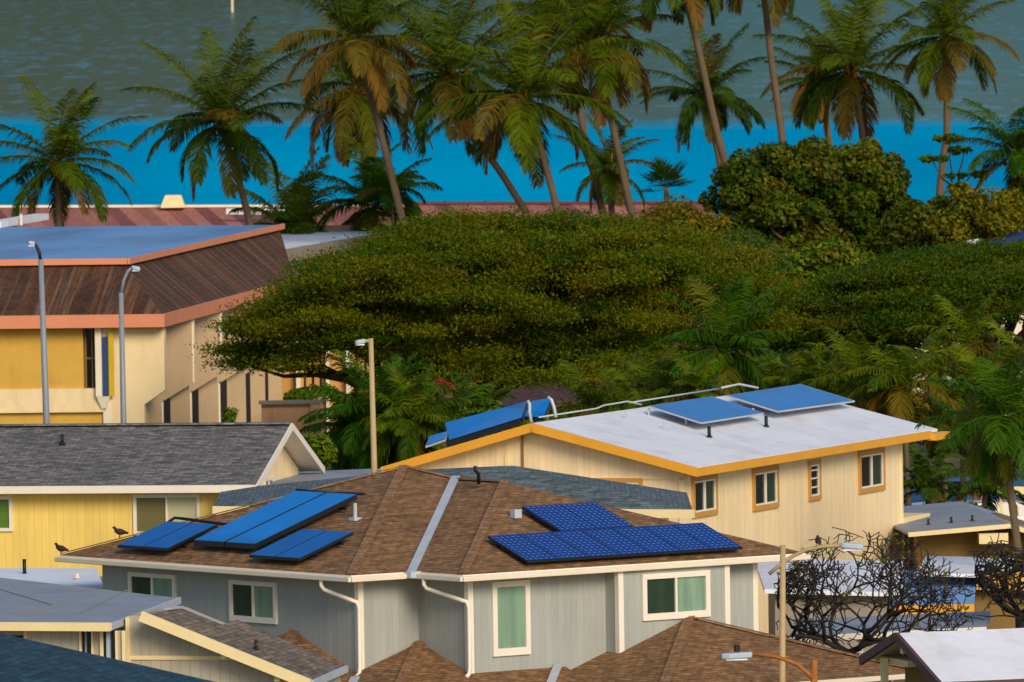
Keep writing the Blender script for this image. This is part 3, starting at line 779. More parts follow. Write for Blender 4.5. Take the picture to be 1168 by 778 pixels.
r = LY.rect(1, 0.6, (-40, 566), (15, 606)); window(ly, 1, 0.6, -1, r, MAT['white'], [MAT['greenglass'], MAT['greenglass']], 0.1)
b = MB(); b.prism([(wr5 + .025, 0.75, 0), (wr5 + .025, W5 - 0.62, 0), (wr5 + .025, W5 - 0.62, z5 + 0.0), (wr5 + .025, ym5, zr5 - 0.2), (wr5 + .025, 0.75, z5 + 0.0)], (-0.02, 0, 0)); b.build('gable_wall', MAT['yh_siding'], ly)
for a, c in (((287, 555), (293.5, 568)), ((300, 546), (311, 562))):
    r = LY.rect(0, wr5 + .03, a, c); window(ly, 0, wr5 + .03, 1, r, MAT['white'], [MAT['darkglass'], MAT['sage']], 0.09)
fly = lambda x, y: z5 + (zr5 - z5) * y / ym5
p = plane_hit(LY, 71, 507, fly); pipe(ly, fly, p.x, p.y, 0.3, 0.05, MAT['black'])

# ================================================================== big left building with mansard
LBo = at_z(186, 359, 6.8)
B8 = Fr(LBo, -7.5)
lb = thing('mansard_building', 'big cream and mustard hall with brown slatted mansard, salmon bands and flat blue roof', 'building', B8.o, B8.yaw)
side_end = B8.pl(336, 319, 2, 6.8)
Ls = side_end.y; sdx = side_end.x / Ls       # the side runs nearly straight away
zf0, zf1 = 6.32, 6.8
uc = B8.pl(143, 296, 1, 4.2); ue = B8.pl(277, 257, 2, uc.z); zt = uc.z
XW = -16.0
S = lambda t, o=0.0: Vector((sdx * t + o, t, 0))
def lift(v, z): return Vector((v.x, v.y, z))
b = MB()
nrm = (lift(S(Ls), zf1) - lift(S(0), zf1)).cross(Vector((uc.x, uc.y, zt - 0.22)) - lift(S(0), zf1))
hx_ = lift(S(0), zf1)
ue = Vector((hx_.x - (nrm.y * (ue.y - hx_.y) + nrm.z * (zt - 0.22 - hx_.z)) / nrm.x, ue.y, zt))
lo = [lift(Vector((XW, 0, 0)), zf1), lift(S(0), zf1), lift(S(Ls), zf1)]
hi = [Vector((XW, uc.y, zt - 0.22)), Vector((uc.x, uc.y, zt - 0.22)), Vector((ue.x, ue.y, zt - 0.22))]
b.poly([lo[0], lo[1], hi[1], hi[0]]); b.poly([lo[1], lo[2], hi[2], hi[1]])
bk = Vector((XW, ue.y + 2, zt - 0.22)); lb_ = Vector((XW, Ls, zf1))
b.poly([lo[2], lb_, bk, hi[2]])
mans = b.build('mansard', MAT['shakes'], lb)
b = MB(); k = NT('stained_blue_membrane'); o_ = k.obj()
d1 = k.noise(k.mapping(o_, (.22, .05, 1)), 1.0, 5, .6); d2 = k.noise(k.mapping(o_, (.9, .12, 1)), 1.0, 4, .6)
c_ = k.mix(k.ramp(d1, [(.42, g(0)), (.62, g(.7))]), lin((92, 146, 202)), lin((74, 96, 132)))
c_ = k.mix(k.ramp(d2, [(.55, g(0)), (.7, g(.6))]), c_, lin((112, 120, 138)))
deck_m = k.fin(c_, .45, .3)
b.shell([(Vector((XW, uc.y - 0.1, zt)), Vector((uc.x + 0.1, uc.y - 0.1, zt)), Vector((ue.x + 0.1, ue.y, zt)), Vector((XW, ue.y + 2, zt)))], 0.2, 0, 1)
b.build('roof_deck', [deck_m, MAT['salmon']], lb)
b = MB()
b.bar((XW, uc.y - 0.18, zt - 0.06), (uc.x + 0.1, uc.y - 0.18, zt - 0.06), 0.1, 0.24); b.bar((uc.x + 0.17, uc.y - 0.2, zt - 0.06), (ue.x + 0.17, ue.y, zt - 0.06), 0.1, 0.24)
b.build('parapet_band', MAT['salmon'], lb)
b = MB()
b.prism([Vector((XW, -0.06, zf0)), S(0, 0.06) + Vector((0, -0.06, zf0)), S(Ls, 0.06) + Vector((0, 0, zf0)), S(Ls, -0.6) + Vector((0, 0, zf0)), S(0, -0.6) + Vector((0, 0.6, zf0)), Vector((XW, 0.6, zf0))], (0, 0, zf1 - zf0 + 0.03))
b.build('fascia', MAT['salmon'], lb)
# walls: recessed front, saw-tooth side
fy0 = 0.75
fx = lambda px, yv=fy0: B8.pl(px, 420, 1, yv).x
fz = lambda py, yv=fy0: B8.pl(100, py, 1, yv).z
xw = fx(185)
b = MB(); b.box(XW, -2.2, fy0 + 0.6, Ls - 0.5, 0, zf0 + 0.1); b.build('core_wall', MAT['lbtan'], lb)
b = MB(); b.box(XW, fx(95), fy0, fy0 + 0.55, fz(443), zf0 - 0.004); b.box(XW, fx(116), fy0 + 0.1, fy0 + 0.55, 0, fz(470) - 0.01); b.build('wall_panel', MAT['mustard'], lb)['label'] = 'mustard yellow stucco wall panel'
b = MB(); b.box(XW, fx(118), fy0 - 0.12, fy0 + 0.5, fz(470), fz(443)); b.build('spandrel', MAT['lbcream'], lb)
b = MB(); b.box(fx(95) + 0.01, fx(111), fy0 + 0.3, fy0 + 0.45, fz(443) + 0.01, zf0 - 0.01); w_ = b.build('window', MAT['darkglass'], lb)
b = MB()
for x in (96, 103.5, 110): b.box(fx(x), fx(x) + 0.06, fy0 + 0.2, fy0 + 0.3, fz(443) + 0.01, zf0 - 0.01)
b.box(fx(95.5), fx(110), fy0 + 0.22, fy0 + 0.28, fz(410), fz(408)); b.build('mullion', MAT['brownwall'], w_)
b = MB(); b.box(fx(110.5), fx(117.5), fy0 - 0.35, fy0 + 0.4, fz(452), zf0 - 0.006); b.box(fx(117), fx(126), fy0 - 0.04, fy0 + 0.5, 0, zf0 - 0.02)
b.prism([(fx(111), fy0 - 0.33, fz(452)), (fx(126), fy0 - 0.33, fz(452)), (fx(121), fy0 - 0.2, fz(466)), (fx(116), fy0 - 0.2, fz(466))], (0, 0.5, 0)); b.build('pillar', MAT['lbwhite'], lb)
b = MB(); b.box(fx(118.5), fx(124), fy0 - 0.3, fy0 - 0.22, fz(452), fz(384)); b.build('banner', MAT['bluefab'], lb)['label'] = 'narrow dark blue vertical banner'
b = MB(); b.box(fx(125.5), fx(131), fy0 - 0.3, fy0 - 0.22, fz(452), fz(375)); b.build('banner', MAT['yelfab'], lb)['label'] = 'narrow yellow vertical banner'
# cream end wall with the diagonal notch at its lower right
b = MB()
xa, xb = fx(126), -0.1
zn0, zn1 = fz(462), fz(446); xn = fx(164)
b.prism([(xa, fy0 - 0.02, 0), (xn, fy0 - 0.02, 0), (xn, fy0 - 0.02, zn0), (xb, fy0 - 0.02, zn1), (xb, fy0 - 0.02, zf0 - 0.008), (xa, fy0 - 0.02, zf0 - 0.008)], (0, 0.5, 0))
b.build('end_wall', MAT['lbcream'], lb)
bays = [186, 219.5, 251.5, 284, 306, 325]
ts = []
for px in bays:
    # depth along the side where that fin edge stands
    best = min(range(0, 400), key=lambda i: abs(B8.pl(px, 400, 1, Ls * i / 400).x - (sdx * Ls * i / 400 - 0.1)))
    ts.append(Ls * best / 400)
ts[0] = fy0
for i in range(len(ts) - 1):
    t0, t1 = ts[i], ts[i + 1]
    c0 = S(t0, -1.15); c1 = S(t1, -0.1)
    zc1 = 3.75; zc0 = zc1 - 0.55
    d = (c1 - c0); cm = c0 + d * 0.42
    b = MB()
    th = Vector((-0.25, 0.12, 0))
    b.prism([lift(c0, 0), lift(cm, 0), lift(cm, zc0), lift(c1, zc1), lift(c1, zf0 - 0.01 - 0.004 * i), lift(c0, zf0 - 0.01 - 0.004 * i)], th)
    b.build('bay_wall', MAT['lbtan'], lb)
    b = MB(); b.prism([lift(c1, zc1 + 0.02), lift(c1 + Vector((0.06, 0, 0)), zc1 + 0.02), lift(c1 + Vector((0.06, 0.3, 0)), zc1 + 0.02), lift(c1 + Vector((0, 0.3, 0)), zc1 + 0.02)], (0, 0, zf0 - zc1 - 0.04)); b.build('fin', MAT['lbwhite'], lb)
    # dark door slot and pale jamb below the diagonal
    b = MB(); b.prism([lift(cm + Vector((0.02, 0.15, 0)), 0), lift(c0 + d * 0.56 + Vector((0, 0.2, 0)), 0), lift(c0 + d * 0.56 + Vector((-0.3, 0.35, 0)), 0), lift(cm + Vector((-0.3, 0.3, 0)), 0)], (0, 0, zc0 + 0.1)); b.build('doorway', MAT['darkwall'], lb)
    b = MB(); b.prism([lift(cm + Vector((0.0, -0.02, 0)), 0), lift(cm + Vector((0.05, 0, 0)), 0), lift(cm + Vector((0.05, 0.14, 0)), 0), lift(cm + Vector((0, 0.14, 0)), 0)], (0, 0, zc0)); b.build('jamb', MAT['lbwhite'], lb)
    b = MB(); e0 = c0 + d * 0.5; b.prism([lift(e0 + Vector((-0.22, 0.6, 0)), 0), lift(c1 + Vector((-0.26, 0.6, 0)), 0), lift(c1 + Vector((-0.6, 0.8, 0)), 0), lift(e0 + Vector((-0.6, 0.8, 0)), 0)], (0, 0, zc1 - 0.05)); b.build('lower_wall', MAT['lbtan'], lb)
b = MB(); b.box(XW, uc.x + 1.0, uc.y + 2.5, uc.y + 2.7, zt, zt + 0.35); 
b = MB(); p = B8.pl(20, 250, 2, zt); b.box(XW, p.x + 1.8, p.y - 14, p.y - 2, zt + 0.02, zt + 0.3); b.build('roof_plant_deck', MAT['whiteroof'], lb)
p = B8.pl(24, 257, 2, zt); b = MB(); b.tube([(p.x, p.y, zt), (p.x, p.y, zt + 0.5)], 0.06, 8); b.build('vent_pipe', MAT['white'], lb)

# ------------------------------------------------------------------ blue-grey hip roof house between
def wp(px, py, d): return at_y(px, py, d)
p1, p2, p3, p4 = wp(243, 578, 287), wp(492, 535, 288), wp(584, 531, 287), wp(790, 582, 283)
zb = (p1.z + p4.z) / 2
bh = thing('bluegrey_roof_house', 'house with blue-grey shingle hip roof tucked between the grey and cream houses', 'house', ((p1.x + p4.x) / 2, 285, 0))
o = bh.location.copy()
p1 -= o; p2 -= o; p3 -= o; p4 -= o
back = Vector((0, 9, 0))
b = MB(); b.shell([(p1, p4, p3, p2), (p4, p4 + back, p3), (p1, p2, p1 + back), (p1 + back, p2, p3, p4 + back)], 0.1, 0, 1); r_ = b.build('roof', [MAT['bh_shingle'], MAT['cream']], bh)
b = MB(); b.bar(p1 + Vector((0, -0.06, -0.1)), p4 + Vector((0.05, -0.06, -0.1)), 0.12, 0.24); b.build('fascia', MAT['cream'], r_)
b = MB(); b.box(p1.x + 0.7, p4.x - 0.6, p1.y + 0.6, p4.y + 8, 0, min(p1.z, p4.z) - 0.1); b.build('wall', MAT['yh_siding'], bh)
# light grey flat roof beside it
q = [wp(300, 559, 295), wp(425, 559, 295), wp(435, 535, 306), wp(322, 540, 306)]
z0 = q[0].z
q = [at_z(300, 560, z0), at_z(440, 556, z0), at_z(440, 534, z0), at_z(322, 539, z0)]
fb = thing('flat_roof_annex', 'low annex with pale grey flat roof behind the brown hip roof', 'building', (q[0].x, q[0].y, 0)); o = fb.location.copy()
b = MB(); b.shell([[p - o for p in q]], 0.15); b.build('roof', MAT['greyroof'], fb)
b = MB(); b.prism([(p - o) * 1.0 + Vector((0, 0, 0)) for p in [Vector((q[0].x + .3, q[0].y + .3, 0)), Vector((q[1].x - .3, q[1].y + .3, 0)), Vector((q[2].x - .3, q[2].y - .3, 0)), Vector((q[3].x + .3, q[3].y - .3, 0))]], (0, 0, z0 - 0.16)); b.build('wall', MAT['yh_siding'], fb)

# ------------------------------------------------------------------ foreground: flat roofed house and shed-roofed wing
FGo = at_z(124, 713, 5.6)
F = Fr(FGo, -14)
fg = thing('flat_roof_house', 'greige house with broad grey flat roof and cream fascia at lower left', 'house', F.o, F.yaw)
pts = [F.pl(124, 712, 2, 5.6), F.pl(203, 682, 2, 5.6), F.pl(-60, 652, 2, 5.6), F.pl(-60, 711, 2, 5.6)]
b = MB(); b.shell([pts], 0.12); b.build('roof', MAT['greyroof'], fg)
b = MB(); b.bar(pts[3] + Vector((0, -0.05, -0.06)), pts[0] + Vector((0.05, -0.05, -0.06)), 0.1, 0.2); b.build('fascia', MAT['cream'], fg)
b = MB(); b.bar(pts[0] + Vector((0.05, 0, -0.06)), pts[1] + Vector((0.05, 0, -0.06)), 0.06, 0.16); b.build('roof_edge', MAT['metal'], fg)
b = MB()
for px0, py0, px1, py1 in ((0, 672, 60, 690), (90, 700, 145, 673), (20, 700, 80, 690)):
    p, q = F.pl(px0, py0, 2, 5.61), F.pl(px1, py1, 2, 5.61); b.bar(p, q, 0.04, 0.012)
b.build('roof_seam', MAT['greywall'], fg)
yw = 0.9
fx = lambda px: F.pl(px, 730, 1, yw).x
b = MB(); b.box(fx(-60), fx(92), yw, yw + 8, 0, 5.46); b.build('wall', MAT['fg_siding'], fg)
b = MB()
b.box(fx(28), fx(31), yw - 0.06, yw, 2, 5.44); b.box(fx(91), fx(93.5), yw - 0.06, yw, 2, 5.44); b.build('corner_trim', MAT['cream'], fg)
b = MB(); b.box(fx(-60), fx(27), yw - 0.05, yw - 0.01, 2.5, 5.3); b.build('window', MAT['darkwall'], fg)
# corner strip of glazed panels, each pane in its own frame
xs = [93.5, 103.5, 118, 131, 143]
for i in range(4):
    x0, x1 = fx(xs[i]), fx(xs[i + 1])
    b = MB(); b.box(x0, x0 + 0.05, yw + 0.02, yw + 0.14, 1.5, 5.4); b.box(x1 - 0.09, x1 - 0.01, yw + 0.0, yw + 0.14, 1.5, 5.4)
    w_ = b.build('window', MAT['cream'] if i % 2 else MAT['black'], fg)
    b = MB(); b.box(x0 + 0.05, x1 - 0.09, yw + 0.06, yw + 0.1, 1.5, 5.4); b.build('pane', MAT['lamp'] if i % 2 == 0 else MAT['fg_siding'], w_)

# wing with the sloping roof, its rake towards us
sh = thing('shed_roof_house', 'small greige gabled house with taupe shingles sloping down beside grey house', 'house', F.o, F.yaw)
yr = 1.1
pa, pf = F.pl(166, 699, 1, yr), F.pl(354, 777, 1, yr)
sl_ = (pf.z - pa.z) / (pf.x - pa.x); fs = lambda x, y: pa.z + sl_ * (x - pa.x)
pts = [pa] + [plane_hit(F, a, c, fs) for a, c in ((208, 694), (254, 712.5), (271, 707), (393, 760))] + [pf]
ext = pf + (pf - pa) * 0.25
b = MB(); b.shell([pts], 0.1); r_ = b.build('roof', MAT['fg_shingle'], sh)
b = MB(); b.bar(pa + Vector((-.1, -0.06, -0.07)), pf + Vector((0, -0.06, -0.07)), 0.1, 0.24); b.build('fascia', MAT['cream'], r_)
b = MB(); b.bar(pts[4] + Vector((0.05, 0, -0.06)), pf + Vector((0.05, 0, -0.06)), 0.08, 0.16); b.build('roof_edge', MAT['metal'], r_)
b = MB()
p = F.pl(176, 700, 1, 1.8); b.bar((p.x + 0.1, 2.6, fs(p.x + .1, 0) + 0.03), (p.x + .12, 3.6, fs(p.x + .12, 0) + 0.03), 0.2, 0.02); b.build('flashing', MAT['metal'], r_)
ye = 1.75
x0, x1 = F.pl(145, 730, 1, ye).x, pf.x - 0.2
b = MB(); b.prism([(x0, ye, 0), (x1, ye, 0), (x1, ye, fs(x1, 0) - 0.1), (pa.x, ye, pa.z - 0.1), (x0, ye, pa.z - 0.12)], (0, 2.8, 0)); b.build('wall', MAT['fg_siding'], sh)
zt_ = F.pl(200, 750.5, 1, ye).z
b = MB(); b.box(x0, F.pl(268, 750, 1, ye).x, ye - 0.04, ye, zt_ - 0.04, zt_ + 0.05); b.box(x0 - 0.02, x0 + 0.08, ye - 0.05, ye, 1, pa.z - 0.15); b.build('trim_board', MAT['cream'], sh)
b = MB()
for px, py in ((257, 745), (318, 771)):
    p = F.pl(px, py, 1, 1.3); b.box(p.x - 0.07, p.x + 0.07, 1.16, ye, p.z - 0.12, p.z + 0.06)
b.build('rafter_tail', MAT['cream'], sh)
p = plane_hit(F, 292, 741, fs); pipe(sh, fs, p.x, p.y, 0.22, 0.04, MAT['black'])

# dark roof in the corner
ds = [(-40, 713, 205), (300, 790, 205), (300, 900, 190), (-40, 840, 190)]
p = [at_y(*q) for q in ds]
dh = thing('navy_roof_house', 'house at the lower left corner under a dark navy shingle roof', 'house', (p[0].x, 205, 0)); o = dh.location.copy()
p = [q - o for q in p]
b = MB(); b.shell([p, ], 0.12); b.build('roof', MAT['db_shingle'], dh)
b = MB(); b.prism([Vector((q.x, q.y + (0.4 if i > 1 else -0.4), 0)) for i, q in enumerate(p)], (0, 0, 4.2)); b.build('wall', MAT['fg_siding'], dh)

# ------------------------------------------------------------------ lower right: white roof with plum fascia
Pf = Fr(at_z(1075, 779, 3.5), 18.5)
pr = thing('plum_trim_house', 'house with clean white gable roof and plum brown fascia at lower right', 'house', Pf.o, Pf.yaw)
ap = Pf.pl(1025, 722, 0, 0); bkp = Pf.pl(984, 749, 0, 0); Lp = 9.0
e0 = Vector((0, 0, 3.5)); X = Vector((Lp, 0, 0))
b = MB(); b.shell([(e0, e0 + X, ap + X, ap), (ap, ap + X, bkp + X, bkp)], 0.08); r_ = b.build('roof', MAT['whiteroof'], pr)
b = MB(); b.bar(e0 + Vector((-.06, -0.05, -0.05)), ap + Vector((-.06, 0, -0.03)), 0.1, 0.2, 0, 0.05); b.bar(ap + Vector((-.06, 0, -0.03)), bkp + Vector((-.06, 0, -0.05)), 0.1, 0.2, 0, 0.05)
b.bar(e0 + Vector((0, -0.06, -0.1)), e0 + X + Vector((0, -0.06, -0.1)), 0.1, 0.24); b.build('fascia', MAT['maroon'], r_)
b = MB(); b.prism([(0.9, 0.5, 0), (0.9, bkp.y - 0.5, 0), (0.9, bkp.y - 0.5, bkp.z + 0.05), (0.9, ap.y, ap.z - 0.12), (0.9, 0.5, 3.5)], (Lp - 1.2, 0, 0)); b.build('wall', MAT['brownwall'], pr)
b = MB(); b.box(0.05, 0.9, ap.y - 0.15, ap.y + 0.05, ap.z - 0.5, ap.z - 0.22); b.box(0.1, 0.25, ap.y + 1.4, ap.y + 1.55, 2, ap.z - 0.7); b.box(0.3, 0.9, ap.y + 0.2, ap.y + 2.4, ap.z - 0.85, ap.z - 0.7); b.build('beam', MAT['cream'], pr)

# ------------------------------------------------------------------ right: low beige house with grey roof
d = 312
ra, rb, rc, rd = at_y(1036, 608, d), at_y(1152, 598, d), at_y(1215, 618, d), None
br = thing('beige_house', 'low beige house with dusty grey low-pitched roof behind the leafless tree', 'house', (rb.x, d, 0)); o = br.location.copy()
ra, rb, rc = ra - o, rb - o, rc - o
bk = Vector((-0.9, 13, 0.0))
b = MB(); b.shell([(ra, rb, rb + bk, ra + bk), (rb, rc, rc + bk, rb + bk)], 0.08); r_ = b.build('roof', MAT['greyroof'], br)
b = MB(); b.bar(ra + Vector((0, -.05, -.05)), rb + Vector((0, -.05, -.05)), 0.1, 0.14); b.bar(rb + Vector((0, -.05, -.05)), rc + Vector((0, -.05, -.05)), 0.1, 0.14); b.build('fascia', MAT['cream'], r_)
b = MB(); b.prism([(ra.x + .3, 1.2, 0), (rc.x, 1.2, 0), (rc.x, 1.2, rc.z - .1), (rb.x, 1.2, rb.z - .1), (ra.x + .3, 1.2, ra.z - .08)], (0, 7, 0)); b.build('wall', MAT['brownwall'], br)
p = at_y(1117, 608, d) - o; b = MB(); b.box(p.x, p.x + 0.9, 0.1, 1.2, p.z - 0.35, p.z - 0.02); b.build('beam', MAT['cream'], br)
fbz = lambda x, y: ra.z + (rb.z - ra.z) * (x - ra.x) / (rb.x - ra.x)
for px, py in ((1059, 599), (1085, 588), (1109, 592)):
    q = at_y(px, py, d + 3) - o; pipe(br, fbz, q.x, q.y, 0.2, 0.04, MAT['black'])

# houses behind the leafless tree: white and blue roofs, orange fascia
d = 292
xo = thing('orange_trim_house', 'house with pale blue-white roof and orange fascia seen through bare branches', 'house', (at_y(1060, 690, d).x, d, 0)); o = xo.location.copy()
q = [at_y(1000, 692, d) - o, at_y(1111, 690, d) - o]
zq_ = (q[0].z + q[1].z) / 2
q3 = at_z(1114, 651, zq_ + 0.25) - o; q4 = at_z(1015, 650, zq_ + 0.25) - o
b = MB(); b.shell([(q[0], q[1], q3, q4)], 0.1); b.build('roof', MAT['bluesheet'], xo)['label'] = 'bright blue roof sheet'
b = MB(); b.bar(q[0] + Vector((0, -.06, -.12)), q[1] + Vector((0, -.06, -.12)), 0.1, 0.3); 
b.bar(at_y(1114, 662, d + 6) - o, at_y(1185, 664, d + 6) - o, 0.1, 0.55); b.build('fascia', MAT['amber'], xo)
t1, t2, t3, t4 = [at_y(*v) - o for v in ((1046, 653, d + 6), (1185, 657, d + 6), (1185, 637, d + 14), (1056, 634, d + 14))]
b = MB(); b.shell([(t1, t2, t3, t4)], 0.1); b.build('upper_roof', MAT['whiteroof'], xo)
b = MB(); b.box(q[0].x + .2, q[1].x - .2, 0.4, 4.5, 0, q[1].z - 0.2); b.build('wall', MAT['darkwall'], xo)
b = MB(); b.box(t1.x + .1, t2.x, 6.5, 13, 0, min(t1.z, t2.z) - 0.3); b.build('back_wall', MAT['brownwall'], xo)
d = 283
wo = thing('white_roof_shed', 'low shed with lavender-white flat roof right of the grey house', 'building', (at_y(950, 690, d).x, d, 0)); o = wo.location.copy()
q = [at_y(872, 672, d) - o, at_y(1030, 676, d) - o]; zz = q[0].z
q2, q3 = at_z(1030, 640, zz + 0.2) - o, at_z(860, 636, zz + 0.2) - o
b = MB(); b.shell([(q[0], q[1], q2, q3)], 0.12); b.build('roof', MAT['whiteroof'], wo)
b = MB(); b.box(q[0].x + .3, q[1].x - .3, 0.5, 8, 0, zz - 0.1); b.build('wall', MAT['greywall'], wo)
d = 268
wo = thing('white_carport', 'low white carport roof under the bare branches', 'carport', (at_y(1030, 730, d).x, d, 0)); o = wo.location.copy()
q = [at_y(905, 727, d) - o, at_y(1125, 716, d) - o]; zz = q[0].z
q2, q3 = at_z(1130, 697, zz + 0.1) - o, at_z(905, 706, zz + 0.1) - o
b = MB(); b.shell([(q[0], q[1], q2, q3)], 0.15); b.build('roof', MAT['greyroof'], wo)
b = MB(); b.bar(q[0] + Vector((0, -.06, -.05)), q[1] + Vector((0, -.06, -.05)), 0.1, 0.16); b.build('fascia', MAT['white'], wo)
b = MB()
for t in (0.03, 0.35, 0.65, 0.97):
    p = q[0] + (q[1] - q[0]) * t; b.box(p.x - .06, p.x + .06, p.y + .3, p.y + .42, 0, p.z - 0.12)
b.build('post', MAT['white'], wo)

# pale flat roof between the yellow house and the foreground
d = 262
q = [at_y(-30, 668, d), at_y(118, 668, d)]
zz = q[0].z
co = thing('pale_roof_lean_to', 'pale blue-white lean-to roof at the foot of the yellow house wall', 'building', (q[0].x, d, 0)); o = co.location.copy()
q = [q[0] - o, q[1] - o, at_z(110, 648, zz + 0.1) - o, at_z(-30, 648, zz + 0.1) - o]
b = MB(); b.shell([q], 0.12); b.build('roof', MAT['whiteroof'], co)
b = MB(); b.box(q[0].x + .2, q[1].x - .2, .3, q[2].y - .3, 0, zz - .1); b.build('wall', MAT['greywall'], co)
p = plane_hit(Fr((o.x, o.y), 0), 28, 655, lambda x, y: zz + 0.05)
flat_ = lambda x, y: zz + 0.03
pipe(co, flat_, p.x, p.y, 0.42, 0.05, MAT['black'])
p = plane_hit(Fr((o.x, o.y), 0), 88, 660, flat_); pipe(co, flat_, p.x, p.y, 0.14, 0.05, MAT['white'])

# ------------------------------------------------------------------ flat concrete building behind the big hall
d = 452
q = [at_y(285, 296, d), at_y(436, 262, d + 30)]
zc = q[0].z
cb = thing('flat_concrete_building', 'grey concrete building with flat white roof and ribbed cornice behind the hall', 'building', (q[0].x, d, 0)); o = cb.location.copy()
f0 = at_z(306, 289, zc) - o; f1 = at_z(440, 266, zc) - o; f2 = at_z(440, 262, zc) - o; f3 = at_z(270, 266, zc) - o
f1 = at_z(432, 267, zc) - o
b = MB(); b.shell([(f0, f1, f2, f3)], 0.1); b.build('roof', MAT['whiteroof'], cb)
b = MB(); b.bar(f0 + Vector((0, 0, -.25)), f1 + Vector((0, 0, -.25)), 0.4, 0.55); b.bar(f3 + Vector((0, 0, 0.1)), f2 + Vector((0, 0, 0.1)), 0.3, 0.35); b.build('cornice', MAT['greywall'], cb)
b = MB(); b.prism([Vector((v.x, v.y, 0)) for v in (f0 + Vector((.2, .4, 0)), f1 + Vector((0, .4, 0)), f2, f3)], (0, 0, zc - 0.2)); b.build('wall', MAT['greywall'], cb)

# ochre wing with slit windows and planter wall
d = 436
q = at_y(300, 450, d)
cw = thing('ochre_wing', 'ochre stucco wing with tall dark slit windows under the spreading tree', 'building', (q.x, d, 0)); o = cw.location.copy()
xx = lambda px: (at_y(px, 430, d) - o).x
zz_ = lambda py: at_y(360, py, d).z
b = MB(); b.box(xx(292), xx(470), 0, 12, 0, zz_(372)); b.build('wall', MAT['orangewall'], cw)
b = MB()
for a, c in ((296, 298.5), (304, 307), (347, 349), (356, 358.5), (365, 367), (406, 409), (416, 418.5), (426, 428)):
    b2 = MB(); b2.box(xx(a), xx(c), -0.05, 0.1, zz_(452), zz_(384)); b2.build('window', MAT['darkglass'], cw)
for a, c in ((338, 343), (395, 400), (372, 376)): b.box(xx(a), xx(c), -0.5, 0, 0, zz_(376))
b.build('pilaster', MAT['lbwhite'], cw)
b = MB(); p = at_y(312, 430, d - 0.6) - o; b.tube([(p.x, -0.5, p.z - .35), (p.x, -0.5, p.z - .2), (p.x, -.5, p.z + .3), (p.x, -.5, p.z + .4)], [0.1, .2, .2, .06], 10); b.build('wall_lamp', MAT['lamp'], cw)
d = 402
q0, q1 = at_y(298, 462, d), at_y(364, 459, d)
pw = thing('planter_wall', 'tan block planter wall with stained face beside the hall', 'wall', (q0.x, d, 0)); o = pw.location.copy()
b = MB(); b.box(0, q1.x - q0.x, 0, 0.3, 0, q0.z); b.box(q1.x - q0.x - 0.35, q1.x - q0.x + .02, -.15, 6, 0, q0.z + .02); b.build('block_face', MAT['tanwall'], pw)
b = MB(); b.box(-0.1, q1.x - q0.x + .15, -.2, .45, q0.z + .024, q0.z + .16); b.build('coping', MAT['greywall'], pw)

# maroon tiled roofs half hidden behind the trees
def tile_house(px0, px1, py0, py1, d, label, name='tile_roof_house'):
    t0, t1 = at_y(px0, py0, d + 10), at_y(px1, py0, d + 10); e0, e1 = at_y(px0, py1, d), at_y(px1, py1, d)
    h = thing(name, label, 'house', (e0.x, d, 0)); o = h.location.copy()
    bk = Vector((0, 10, t0.z * -0 - (t0.z - e0.z)))
    b = MB(); b.shell([(e0 - o, e1 - o, t1 - o, t0 - o), (t0 - o, t1 - o, t1 - o + bk, t0 - o + bk)], 0.1); b.build('roof', MAT['bt_shingle'], h)
    b = MB(); b.box(0.3, e1.x - e0.x - .3, 0.6, 19, 0, min(e0.z, e1.z) - 0.08); b.build('wall', MAT['brownwall'], h)
    return h
tile_house(480, 722, 419, 462, 412, 'long low house with maroon tile roof beneath the spreading tree')
h = tile_house(868, 996, 407, 432, 432, 'low house with dull maroon tile roof behind the small palms at right')
hp = [at_y(a, c, 408) for a, c in ((752, 432), (765, 417), (790, 432))]
mh = thing('tile_roof_pavilion', 'small pavilion with pointed maroon roof behind the green feather palm', 'pavilion', (hp[1].x, 408, 0)); o = mh.location.copy()
hp = [q - o for q in hp]
b = MB(); bk = Vector((0, 2.4, 0)); ctr = hp[1] + Vector((0, 1.2, 0))
b.poly([hp[0], hp[2], ctr]); b.poly([hp[2], hp[2] + bk, ctr]); b.poly([hp[0] + bk, hp[0], ctr]); b.poly([hp[2] + bk, hp[0] + bk, ctr]); b.build('roof', MAT['bt_shingle'], mh)
b = MB()
for x, y in ((hp[0].x + .1, .1), (hp[2].x - .2, .1), (hp[0].x + .1, 2.2), (hp[2].x - .2, 2.2)): b.box(x, x + .1, y, y + .1, 0, hp[0].z + .05)
b.build('post', MAT['darkbark'], mh)

# white house with louvres behind the right trees
d = 446
q0, q1 = at_y(1040, 350, d), at_y(1200, 350, d)
wh = thing('white_house', 'white walled house with blue louvred window behind dark branches at right', 'house', (q0.x, d, 0)); o = wh.location.copy()
b = MB(); b.box(0, q1.x - q0.x, 0, 8, 0, q0.z); b.build('wall', MAT['lbwhite'], wh)
b = MB(); b.shell([(Vector((-.4, -.6, q0.z)), Vector((q1.x - q0.x, -.6, q0.z)), Vector((q1.x - q0.x, 8, q0.z + 1.2)), Vector((-.4, 8, q0.z + 1.2)))], 0.12); b.build('roof', MAT['teal'], wh)
b = MB(); x0, x1 = (at_y(1110, 370, d) - o).x, (at_y(1130, 370, d) - o).x; z0, z1 = at_y(1120, 386, d).z, at_y(1120, 360, d).z
for i in range(7): b.box(x0, x1, -0.1, -0.02, z0 + (z1 - z0) * i / 7, z0 + (z1 - z0) * (i + .7) / 7)
b.build('louvre', MAT['teal'], wh)
x0 = (at_y(1128, 370, d) - o).x; b = MB(); b.box(x0, x0 + .25, -.5, -.25, 0, q0.z - .2); b.build('post', MAT['teal'], wh)
d = 440
